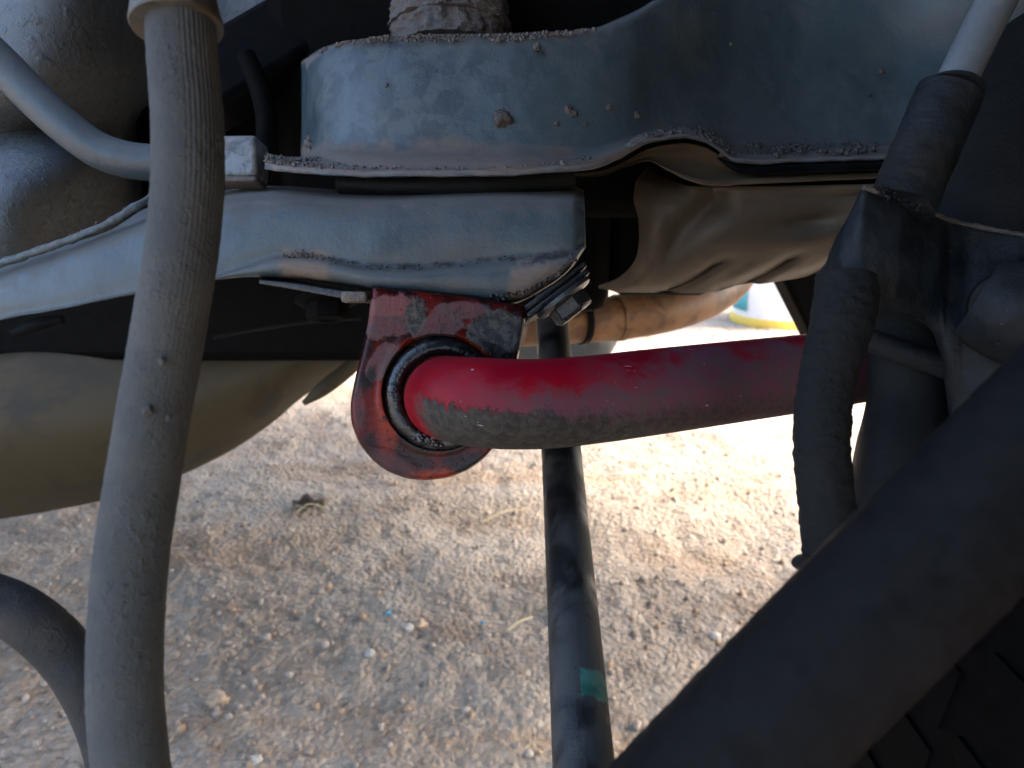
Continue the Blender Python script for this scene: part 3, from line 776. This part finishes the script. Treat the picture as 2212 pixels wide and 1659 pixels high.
rows = [(0, .012), (0, .0028), (.02, .0010), (.06, -.0004), (.14, -.0004), (.24, 0), (.4, 0), (.55, 0), (.7, 0), (.82, 0), (.9, .0001), (.955, .0008), (.985, .0020), (1.0, .0040), (1.0, .024)]
rows2 = []
for a_, b_ in zip(rows[:-1], rows[1:]): rows2 += [tuple(np.array(a_)*(1-t)+np.array(b_)*t) for t in (0, .5)]
rows2.append(rows[-1])
V = []
for t, dz in rows2:
    rr_ = Rin*(1-t)+Rout*t
    tilt = (hx+rr_*np.cos(ang)-950)*8e-6
    V.append(P(hx+rr_*np.cos(ang), hy+rr_*np.sin(ang), BD+dz+tilt))
V = np.array(V).reshape(-1, 3)
bk = thing("bar_bracket", "greasy dark red clamp bracket bolted under the beam, holding the red bar", "bracket", P(930, 1037, .24))

def bracket_material():
    m = Mat("greasy_red_bracket_paint")
    x, y, z = m.xyz()
    wa = m.mr(m.noise(130, 5, .6, .5), 0, 1, -.55, .55, False); wb = m.mr(m.noise(600, 4, .65), 0, 1, -.22, .22, False)
    wv = m.mth('ADD', wa, wb)
    def spot(px, py, rx, ry, rot=0., s=.07):
        k = .0001475; cx, cz = (px-930)*k, (1037-py)*k*.955
        dx = m.mth('SUBTRACT', x, cx); dz = m.mth('SUBTRACT', z, cz); c_, s_2 = math.cos(rot), math.sin(rot)
        a = m.mth('ADD', m.mth('MULTIPLY', dx, c_/(rx*k)), m.mth('MULTIPLY', dz, s_2/(rx*k)))
        b = m.mth('ADD', m.mth('MULTIPLY', dx, -s_2/(ry*k)), m.mth('MULTIPLY', dz, c_/(ry*k)))
        r = m.mth('SQRT', m.mth('ADD', m.mth('MULTIPLY', a, a), m.mth('MULTIPLY', b, b)))
        return m.mr(m.mth('ADD', r, wv), 1+s, 1-s)
    mx = lambda *q: q[0] if len(q) == 1 else m.mth('MAXIMUM', q[0], mx(*q[1:]))
    n1 = m.noise(62, 4, .55, .8)
    red = m.mix(m.mr(n1, .44, .62), (.016, .0020, .0019), (.105, .0058, .0032))
    red = m.mix(m.mr(m.noise(120, 5, .6, .5), .56, .68), red, (.010, .006, .007))
    red = m.mix(m.mth('MULTIPLY', mx(spot(842, 870, 22, 90, 0, .5), spot(960, 735, 110, 20, 0, .5), spot(950, 1010, 60, 14, 0, .5)), .85), red, (.23, .023, .007))
    pinkf = mx(spot(850, 668, 78, 42, .2), spot(835, 762, 26, 50, -.7), spot(955, 690, 58, 34, .5), m.mth('MULTIPLY', spot(856, 985, 58, 26, -.5, .25), .6), m.mth('MULTIPLY', spot(783, 850, 14, 52, 0, .3), .55), spot(1000, 655, 60, 20))
    pink = m.mix(m.mr(m.noise(210, 5), .40, .62), (.105, .042, .045), (.074, .052, .053))
    pink = m.mix(m.mth('MULTIPLY', spot(830, 640, 60, 26), .7), pink, (.19, .066, .064))
    greyf = mx(spot(1080, 705, 66, 46, -.15), spot(905, 668, 22, 34))
    grey = m.mix(m.mr(m.noise(380, 5, .65), .42, .60), (.024, .024, .024), (.075, .067, .058))
    col = m.mix(m.mth('MULTIPLY', pinkf, .85), red, pink)
    col = m.mix(greyf, col, grey)
    film = mx(pinkf, greyf)
    bl = m.mth('MULTIPLY', m.mr(m.noise(420, 4, .7), .57, .64), m.mr(m.noise(70, 2), .42, .58))
    bl = m.mth('MAXIMUM', bl, mx(spot(1080, 745, 50, 12, -.5, .2), spot(775, 960, 26, 14, -.9, .2), spot(860, 1018, 40, 9, -.4, .2), spot(1015, 985, 34, 12, .6, .4), spot(806, 800, 10, 30, -.3, .4), spot(905, 745, 40, 9, .5, .4)))
    col = m.mix(bl, col, (.009, .008, .009))
    rough = m.mr(film, 0, 1, .26, .62, False)
    h = m.mth('ADD', m.mth('MULTIPLY', film, .5), m.mth('MULTIPLY', m.noise(500, 4, .6), m.mr(film, 0, 1, .30, 1.0, False)))
    h = m.mth('ADD', h, m.mth('MULTIPLY', m.mr(m.noise(1500, 2), .62, .75), .7))
    return m.done(col, rough, m.bump(h, .6, .0006), 0, m.mr(film, 0, 1, .22, .3, False))
br_m = bracket_material()
obj("bracket_face", V, gridf(len(rows2), N, True), br_m, bk, angle=50)

def bolt(c, axis, r, h, parent, mat=black, washer=True):
    axis = np.asarray(axis, float); axis /= np.linalg.norm(axis)
    t = np.array([0, 0, 1.]) if abs(axis[2]) < .8 else RIGHT
    n_ = np.cross(axis, t); n_ /= np.linalg.norm(n_); b = np.cross(axis, n_)
    rings = [(0, r), (h*.8, r), (h, r*.86), (h, r*.55), (h-.0006, r*.45), (h-.0006, 0.0001)]
    V = np.array([[c+axis*q+rad*(math.cos(a_)*n_+math.sin(a_)*b) for a_ in np.arange(6)*math.pi/3+.3] for q, rad in rings]).reshape(-1, 3)
    o = obj("bolt", V, gridf(len(rings), 6, True), mat, parent, angle=25, mods=[('BEVEL', dict(width=.0007, segments=2, limit_method='ANGLE', angle_limit=R(25)))])
    if washer:
        V, f = lathe(c-axis*.0002, axis, [(-.0018, .001), (-.0018, r*1.42), (-.0004, r*1.45), (.0004, r*1.30), (.0008, r*.9)], 40)
        obj("washer", V, f, mat, o, angle=40)
    return o
# left ear: a thin plate seen nearly edge-on
exl = [560, 620, 700, 760, 800]
pr = [[(x, y, .2365), (x, y+th, .2365), (x+8, y+th-6, .262), (x+8, y-8, .262)] for x, y, th in zip(exl, [604, 610, 622, 632, 640], [9, 13, 16, 17, 16])]
V, f = loft(exl, pr, 50, [.0007]*4, closed=True, k=3)
obj("mounting_ear", V, f, black, bk)
V, f = box_mesh(P(766, 642, .2352), (RIGHT, UPV, VIEW), (.0040, .0017, .002))
obj("dirt_lump", lump_mesh(V, .0003, 400), f, mud, bk, mods=[('BEVEL', dict(width=.0009, segments=3))])
bolt(P(707, 655, .250), P(709, 700, .249)-P(707, 655, .250), .0074, .0058, bk, mat=mflr_dark)  # blacker material than the right bolt, shade put into its colour
# right ear: slopes up to the right at about 45 degrees
ea = P(1258, 566, .242); eb = P(1122, 668, .2362); ed = ea-eb; EL = np.linalg.norm(ed); ed /= EL
en = np.cross(ed, VIEW); en /= np.linalg.norm(en); en = en if en[2] < 0 else -en      # outward: down to the right
ew = np.cross(ed, en); ew = ew if ew@VIEW > 0 else -ew
for nm, off, th, ext in (("mounting_ear", .0011, .0010, 1.03), ("clamp_plate", .0034, .0011, .97)):
    V, f = box_mesh((ea+eb)/2+en*off+ew*.012+ed*EL*.01, (ed, en, ew), (EL*.5*ext, th, .0125))
    obj(nm, V, f, black, bk, mods=[('BEVEL', dict(width=.0008, segments=3))])
bolt(P(1216, 640, .2405)+en*.0016-ed*.0003, en, .0072, .0058, bk)

# rubber bushing between bracket and bar
def bush_material():
    m = Mat("greased_black_rubber")
    wet = m.mr(m.noise(90, 3, .5, .8), .40, .56)
    col = m.mix(wet, (.020, .021, .022), (.006, .007, .008))
    h = m.mth('ADD', m.mth('MULTIPLY', m.noise(200, 2, .5, .3), .5), m.mth('MULTIPLY', m.noise(1400, 3), .2))
    return m.done(col, m.mr(wet, 0, 1, .42, .10, False), m.bump(h, .8, .0012), 0, .6)
u_m = BD/F
bc = P(956, 852, BD-.0004); bax = (P(962, 858, .20)-P(962, 858, .26)); bax /= np.linalg.norm(bax)
V, f = lathe(bc, bax, [(-.02, 138*u_m), (-.005, 137*u_m), (-.0036, 128*u_m), (-.0012, 122*u_m), (.0004, 117*u_m), (.0012, 109*u_m), (.0013, 98*u_m), (.0006, 90*u_m), (-.001, 86*u_m), (-.02, 84*u_m)], 96)
tag(obj("rubber_bushing", lump_mesh(V, .00012, 120), f, bush_material(), angle=60), "greased black rubber bushing ringing the red bar inside the bracket", "bushing")
# blobs of grease squeezed out round the lower lip
gm = Mat("clear_dark_grease"); gm = gm.done((.012, .011, .011), .08, gm.bump(gm.noise(700, 3), .6, .0006), 0, .7)
aa = np.linspace(R(95), R(185), 200)
ring = P(hx+5+114*np.cos(aa), hy+4+112*np.sin(aa), BD-.0020)
o = crust("grease_bead", ring, 320, (.0004, .0016), [UPV*.0022, RIGHT*.0016], gm, None)
tag(o, "wet black grease squeezed out along the lower edge of the bushing", "grease")

# ------------------------------------------------------------------ the red anti-roll bar
bar = [(962, 856, .30), (962, 857, .262), (962, 858, .2420), (962, 858, .2285), (968, 860, .2222), (986, 863, .2160), (1014, 867, .2112), (1052, 870, .2082), (1100, 873, .2070), (1180, 872, .2080),
       (1280, 863, .2115), (1400, 848, .2165), (1560, 828, .2275), (1720, 808, .2405), (1900, 784, .257), (2020, 768, .268)]
def bar_material():
    m = Mat("scuffed_crimson_bar_paint")
    u, v = m.uv()
    c = m.mth('COSINE', m.mth('MULTIPLY', v, 2*math.pi))          # 1 on top of the bar, -1 underneath
    nz = m.mr(m.noise(170, 6, .62, .4), 0, 1, -.75, .75, False)
    nb = m.mr(m.noise(55, 5, .6, .3), 0, 1, -1.1, 1.1, False)
    far = m.mr(u, .112, .150)
    red = m.mix(m.mr(m.noise(50, 3), .35, .7), (.245, .0035, .013), (.17, .0025, .009))
    red = m.mix(m.mth('MULTIPLY', far, .55), red, (.16, .008, .018))
    # streaky violet grey film, with sky sheen and far shading painted into its colour
    fl = m.mth('ADD', m.mth('MULTIPLY', nb, .8), m.mth('MULTIPLY', nz, .5))
    film_sheen = m.mth('MULTIPLY', m.mr(m.mth('ADD', c, fl), .62, .05), m.mr(u, .088, .112))
    film_sheen = m.mth('MAXIMUM', film_sheen, m.mth('MULTIPLY', far, m.mr(m.mth('ADD', m.mth('MULTIPLY', c, .5), fl), .62, .2)))
    violet = m.mix(m.mr(m.noise(240, 5), .4, .65), (.105, .048, .066), (.072, .062, .062))
    col = m.mix(m.mth('MULTIPLY', film_sheen, .88), red, violet)
    # caked grey mud on the underside, hard ragged edge near the bend
    thr = m.mr(u, .078, .135, .20, -.34, False)
    cc = m.mth('ADD', c, m.mth('ADD', m.mth('MULTIPLY', nz, .5), m.mr(m.noise(520, 4, .6), 0, 1, -.22, .22, False)))
    md = m.mr(m.mth('SUBTRACT', cc, thr), m.mr(u, .09, .14, .03, .30), m.mr(u, .09, .14, -.03, -.25))
    md = m.mth('MULTIPLY', md, m.mr(m.mth('ADD', u, m.mth('MULTIPLY', nz, .006)), .082, .089))
    md = m.mth('MULTIPLY', md, m.mr(m.mth('ADD', u, m.mth('MULTIPLY', nb, .02)), .125, .175, 1, .55))
    mudc = m.mix(m.mr(m.noise(420, 6, .6), .38, .64), (.058, .054, .047), (.034, .031, .028))
    col = m.mix(md, col, mudc)
    pt = m.mth('MULTIPLY', m.mr(m.vor(210), .12, .06), m.mr(m.noise(60, 2), .5, .6))
    col = m.mix(m.mth('MULTIPLY', pt, .7), col, (.04, .03, .035))
    sc = m.mth('MULTIPLY', m.mr(m.noise(900, 2, .5, 0, m.stretch((.06, 1, 1.4))), .70, .74), m.mr(m.noise(45, 2), .52, .6))
    col = m.mix(m.mth('MULTIPLY', sc, .8), col, (.45, .40, .42))
    rough = m.mr(m.mth('MAXIMUM', md, film_sheen), 0, 1, .34, .62, False)
    h = m.mth('ADD', m.mth('MULTIPLY', md, m.mr(m.noise(700, 5, .65), .2, .8, .7, 1.4)), m.mth('MULTIPLY', m.noise(1600, 3), .12))
    return m.done(col, rough, m.bump(h, .7, .0005), 0, .09)
o = tube("anti_roll_bar", bar, .01265, bar_material(), n=420, m=96)
tag(o, "thick crimson anti roll bar, muddy underneath, bending right out of the bracket", "anti-roll bar")

# ------------------------------------------------------------------ thick hose in the foreground, left
hp = [(384, -60, .145), (390, 40, .144), (396, 140, .1435), (405, 250, .143), (407, 380, .142), (398, 500, .1415), (384, 600, .141), (367, 700, .1405), (350, 800, .140), (332, 900, .1395), (315, 1000, .139), (299, 1100, .1385), (285, 1200, .138),
      (276, 1300, .1375), (271, 1400, .137), (271, 1500, .1365), (278, 1600, .136), (290, 1700, .1355), (330, 1900, .134), (400, 2200, .132), (500, 2600, .130)]
hose = thing("brake_hose", "thick dusty grey rubber hose hanging down the left foreground", "hose", P(285, 1659, .137))
V, f, U = tube_mesh(hp, [.0065]*3+[.00655]*6+[.0065]*12, 420, 72, True, lump=(.00012, 900))
obj("hose_body", V, f, hose_m, hose, U)
V, f, U = tube_mesh([(374, -60, .1455), (376, -20, .145), (380, 30, .1445), (382, 52, .1442), (382.5, 60, .1441)], [.0074, .0076, .0082, .0086, .0084], 60, 64, True)
obj("ferrule", V, f, brass, hose, U, angle=50)
for x, y, s in ((318, 886, .0010), (365, 903, .0006), (352, 780, .0008)):
    V, f = rock(P(x, y, .1330), s*.9)
    obj("dirt_clod", V, f, hose_m, hose, angle=0)
o = tube("cable", [(-800, 1330, .150), (-420, 1290, .152), (-190, 1276, .154), (-90, 1284, .155), (0, 1306, .157), (70, 1345, .158), (135, 1405, .160), (185, 1475, .161), (225, 1560, .163), (250, 1660, .165), (262, 1800, .167), (250, 2100, .170), (220, 2500, .172)], .0057, cable_m, n=220, m=40, lump=(.0001, 700))
tag(o, "dark curved cable coming in from the lower left behind the thick hose", "cable")

# ------------------------------------------------------------------ vertical rod with green paint band
def rod_material():
    m = Mat("chipped_black_rod_paint")
    u, v = m.uv()
    dust = m.mr(m.noise(45, 6, .6, .4, m.stretch((1, 1, .45))), .40, .60)
    col = m.mix(dust, (.009, .011, .012), (.045, .047, .046))
    col = m.mix(m.mr(m.noise(160, 5, .7), .62, .68, 0, .8), col, (.008, .009, .012))
    ragged = m.mr(m.noise(260, 4), 0, 1, -.0035, .0035, False)
    uu = m.mth('ADD', u, ragged)
    g = m.mth('MULTIPLY', m.mr(uu, GREEN[0], GREEN[0]+.0012), m.mr(uu, GREEN[1]+.0012, GREEN[1]))
    g = m.mth('MULTIPLY', g, m.mr(m.noise(210, 4, .6), .30, .42))
    front = m.mth('ABSOLUTE', m.mth('SUBTRACT', v, GREEN[2]))
    g = m.mth('MULTIPLY', g, m.mr(m.mth('ADD', front, m.mth('MULTIPLY', ragged, 6)), .26, .22))
    col = m.mix(g, col, m.mix(m.mr(m.noise(150, 4), .4, .6), (.006, .095, .068), (.05, .165, .13)))
    return m.done(col, m.mr(dust, 0, 1, .36, .7, False), m.bump(m.noise(1200, 4), .4, .0004), 0, .5)
rp = [(1186, 560, .405), (1193, 700, .366), (1203, 850, .326), (1213, 980, .296), (1225, 1150, .262), (1236, 1300, .236), (1246, 1440, .2145), (1254, 1560, .199), (1263, 1680, .186), (1272, 1830, .171), (1282, 2000, .157), (1296, 2300, .138)]
W = P(np.array(rp)[:, 0], np.array(rp)[:, 1], np.array(rp)[:, 2]); q = cr(W, 260)
s_ = np.r_[0, np.cumsum(np.linalg.norm(np.diff(q, axis=0), axis=1))]
def arc_at(y):
    rel = q-np.array([0, 0, CAM_Z]); dpt = rel@VIEW; py = 829.5-F*(rel@UPV)/dpt
    return float(np.interp(y, py, s_))
GREEN = (arc_at(1478), arc_at(1538), 0.36)
V, f, U = tube_world(q, .0080, 56); T_, N_, B_ = frames(q)
mid = int(260*arc_at(1508)/s_[-1]); want = -VIEW*.75+RIGHT*.66
GREEN = (GREEN[0], GREEN[1], (math.atan2(want@B_[mid], want@N_[mid])/(2*math.pi)) % 1)
o = obj("drop_link_rod", V, f, rod_material(), uv=U)
tag(o, "chipped black rod standing on the dirt side, with a green paint band low down", "link rod")

# ------------------------------------------------------------------ right side: damper rod, knuckle casting, hose leg
kn = thing("steering_knuckle", "dark dusty cast knuckle with rod and sleeve above, at the right edge", "steering knuckle", P(2000, 1000, .19))
tube("damper_rod", [(2190, -70, .196), (2153, 0, .195), (2100, 105, .194), (2052, 205, .193), (2020, 270, .192)], .0050, chrome, kn, n=80, m=40)
tube("sleeve", [(2050, 204, .192), (2046, 212, .192), (2000, 320, .191), (1962, 408, .190), (1945, 450, .189)], [.0080, .0081, .0081, .0081, .0080], cast, kn, n=120, m=56, lump=(.0002, 350))
crust("dirt_crumbs", P([1895, 1925, 1965, 2015], [408, 428, 444, 466], .1835), 240, (.0002, .0006), [UPV*.002, RIGHT*.001, VIEW*.003], cast, kn)
# socket under the sleeve flowing into the casting
kx = [1762, 1775, 1800, 1830, 1868, 1932, 1991, 2030, 2050, 2075, 2120, 2212, 2330]
kt = [590, 578, 528, 472, 404, 428, 452, 467, 474, 481, 490, 508, 530]
kb = [602, 622, 642, 664, 676, 684, 702, 752, 900, 1010, 1120, 1240, 1300]
kd = [.203, .197, .190, .1855, .183, .184, .188, .191, .193, .193, .191, .187, .185]
pr = []
for x, t, b, d in zip(kx, kt, kb, kd):
    h = b-t
    pr.append([(x, t+10, d+.035), (x, t, d+.004), (x, t+.30*h, d), (x, t+.65*h, d+.001), (x, b, d+.006), (x, b-8, d+.035)])
V, f = loft(kx, pr, 160, [0, .002, .02, .02, .006, 0], closed=True, k=7)
obj("casting_body", lump_mesh(V, .0007, 120), f, cast, kn, angle=60)
tube("casting_rim", [(1866, 404, .1865), (1932, 428, .1875), (1991, 452, .1915), (2064, 479, .197), (2140, 495, .194), (2230, 512, .190)], .0006, grime, kn, n=90, m=10, lump=(.0003, 500))
tube("casting_rim", [(1766, 600, .199), (1788, 622, .190), (1815, 636, .185), (1845, 634, .183), (1866, 622, .182)], .0006, grime, kn, n=60, m=10, lump=(.0003, 500))
tube("casting_boss", [(2110, 640, .185), (2180, 670, .182), (2280, 700, .18)], [.010, .0125, .013], cast, kn, n=60, m=48, lump=(.0003, 200))
V, f = lathe(P(2176, 662, .176), P(2150, 650, .12)-P(2176, 662, .176), [(-.012, .001), (-.012, .0048), (.0, .0052), (.0012, .0060), (.0012, .0078), (-.002, .0086), (-.014, .0088)], 48)
obj("bolt_recess", V, f, rubber_blk, kn)
tube("bush_boot", [(1974, 690, .226), (1968, 760, .225), (1962, 880, .222), (1945, 1000, .215), (1930, 1130, .21)], [.0112, .0116, .0116, .0125, .0125], rubber_blk, kn, n=80, m=48)
tube("link_strip", [(1880, 735, .218), (1960, 765, .212), (2060, 800, .208)], .0034, cast, kn, n=40, m=20)
leg = [(1828, 600, .183), (1826, 650, .182), (1818, 700, .181), (1802, 760, .180), (1784, 830, .179), (1776, 910, .178), (1776, 990, .177), (1783, 1070, .176), (1793, 1150, .175), (1806, 1230, .174), (1822, 1320, .172)]
o = tube("rubber_gaiter_hose", leg, [.0072, .0074, .0073, .0068, .0066, .0065, .0064, .0064, .0066, .0069, .0070], hose_dk, n=220, m=48, lump=(.00045, 420))
tag(o, "dark rubbery hose hanging below the knuckle in front of the red bar", "hose")
V, f, U = tube_mesh([(1786, 1196, .174), (1788, 1208, .1738), (1792, 1224, .1735)], [.0066, .0082, .0066], 14, 40); obj("collar", V, f, hose_dk, o, U)
o = tube("shock_absorber", [(2330, 175, .235), (2300, 200, .235), (2200, 330, .232), (2140, 440, .23), (2110, 540, .230), (2080, 700, .230)], [.026, .0285, .0285, .0275, .0265, .025], rubber_blk, n=80, m=64)
tag(o, "black shock absorber body behind the sleeve at the right edge", "shock absorber")
# foreground drive shaft
shaft_m = dirty('dusty_black_shaft', (.0042, .0052, .007), (.002, .0026, .0036), (.0105, .0105, .0105), film=(.42, .7), fs=30, rough=(.5, .85), spots=.2, spec=.08)
o = tube("drive_shaft", [(702, 2510, .118), (1002, 2210, .115), (1302, 1910, .112), (1502, 1710, .110), (1712, 1500, .108), (1962, 1250, .106), (2200, 1012, .104), (2460, 752, .102)], [.0108, .0108, .0108, .0110, .0111, .0111, .0110, .0108], shaft_m, n=240, m=72, lump=(.0002, 300))
tag(o, "big dark shaft crossing the lower right corner diagonally, out of focus", "drive shaft")
# far side control arm
V, f = box_mesh(P(1748, 640, .95), ((P(1700, 560, .95)-P(1800, 760, .95))/np.linalg.norm(P(1700, 560, .95)-P(1800, 760, .95)), RIGHT*.85+UPV*.5, VIEW), (.09, .028, .02))
tag(obj("far_control_arm", V, f, mflr_dark, mods=[('BEVEL', dict(width=.006, segments=3))]), "black slanting control arm seen in the bright gap left of the knuckle", "control arm")

# tyre on the right
tyre_m = dirty('deep_black_tyre_rubber', (.003, .003, .003), (.002, .002, .002), (.005, .005, .005), top=0, rough=(.7, .9), spots=0, spec=.03)
tyre = thing("tyre", "black tyre in deep shadow at the lower right corner", "tyre", (.47, .18, 0))
pf = [(-.10, .20), (-.115, .24), (-.118, .29), (-.108, .325), (-.09, .338), (-.05, .342), (0, .343), (.05, .342), (.09, .338), (.108, .325), (.118, .29), (.115, .24), (.10, .20)]
V, f = lathe((.475, .185, .335), (0, 1, 0), pf, 96); obj("casing", V, f, tyre_m, tyre)
V, f = lathe((.475, .185, .335), (0, 1, 0), [(-.09, .001), (-.09, .10), (-.085, .18), (-.10, .21), (.10, .21), (.09, .18), (.05, .1), (.05, .001)], 64); obj("rim", V, f, tyre_m, tyre)
vb = []; fb = []
for i_ in range(72):
    q_ = 2*math.pi*i_/72
    for yy_ in (-.075, -.025, .025, .075):
        er = np.array([math.cos(q_+yy_*.8), 0, math.sin(q_+yy_*.8)]); et = np.array([-er[2], 0, er[0]])
        v_, f_ = box_mesh(np.array([.475, .185+yy_, .335])+er*.3418, (er, et, np.array([0, 1., 0])), (.0022, .0105, .021))
        fb += [tuple(a_+len(vb)*8 for a_ in ff) for ff in f_]; vb.append(v_)
obj("tread", np.vstack(vb), fb, tyre_m, tyre, kind='stuff')

# ------------------------------------------------------------------ bucket and grass beyond the car
base = on_ground(1674, 690)
bw = thing("bucket", "white plastic bucket with yellow foot band and turquoise label on the sunlit ground", "bucket", base)
white = plain("white_plastic", (.8, .8, .78), .4); yel = plain("yellow_plastic", (.75, .5, .08), .4); teal = plain("turquoise_print", (.10, .48, .60), .4)
Zx = np.array([0, 0, 1.])
V, f = lathe(base, Zx, [(0.025, .10), (.025, .143), (.15, .152), (.27, .16), (.285, .168), (.30, .168), (.30, .155), (.04, .135)], 56); obj("pail", V, f, white, bw)
V, f = lathe(base, Zx, [(0, .001), (0, .150), (.012, .152), (.03, .1465), (.03, .14)], 56); obj("foot_band", V, f, yel, bw)
a = np.linspace(R(176), R(212), 24); hh = np.array([.05, .12, .24])
V = np.array([[base+np.array([math.cos(q_)*(.1465+.06*h_), math.sin(q_)*(.1465+.06*h_), h_]) for q_ in a] for h_ in hh]).reshape(-1, 3)
obj("label_sticker", V, gridf(3, 24), teal, bw, mods=[('SOLIDIFY', dict(thickness=.001))])
gb = on_ground(1672, 690); V = []; f = []
for i_ in range(70):
    c = gb+np.array([rng.normal(0, .016), rng.normal(0, .02), 0]); tip = c+np.array([rng.normal(0, .03), rng.normal(0, .03), rng.uniform(.05, .14)])
    mid_ = (c+tip)/2+np.array([rng.normal(0, .01), 0, .02]); wv = np.array([.002, .0005, 0]); k_ = len(V)
    V += [c-wv, c+wv, mid_-wv, mid_+wv, tip]; f += [(k_, k_+1, k_+3, k_+2), (k_+2, k_+3, k_+4)]
tag(obj("grass_tuft", np.array(V), f, plain("dry_grass", (.42, .38, .22)), angle=0), "dry pale grass tuft beside the white bucket in the bright gap", "grass")

# ------------------------------------------------------------------ tidy
for o in list(bpy.data.objects):
    if '_o' in o: del o['_o']
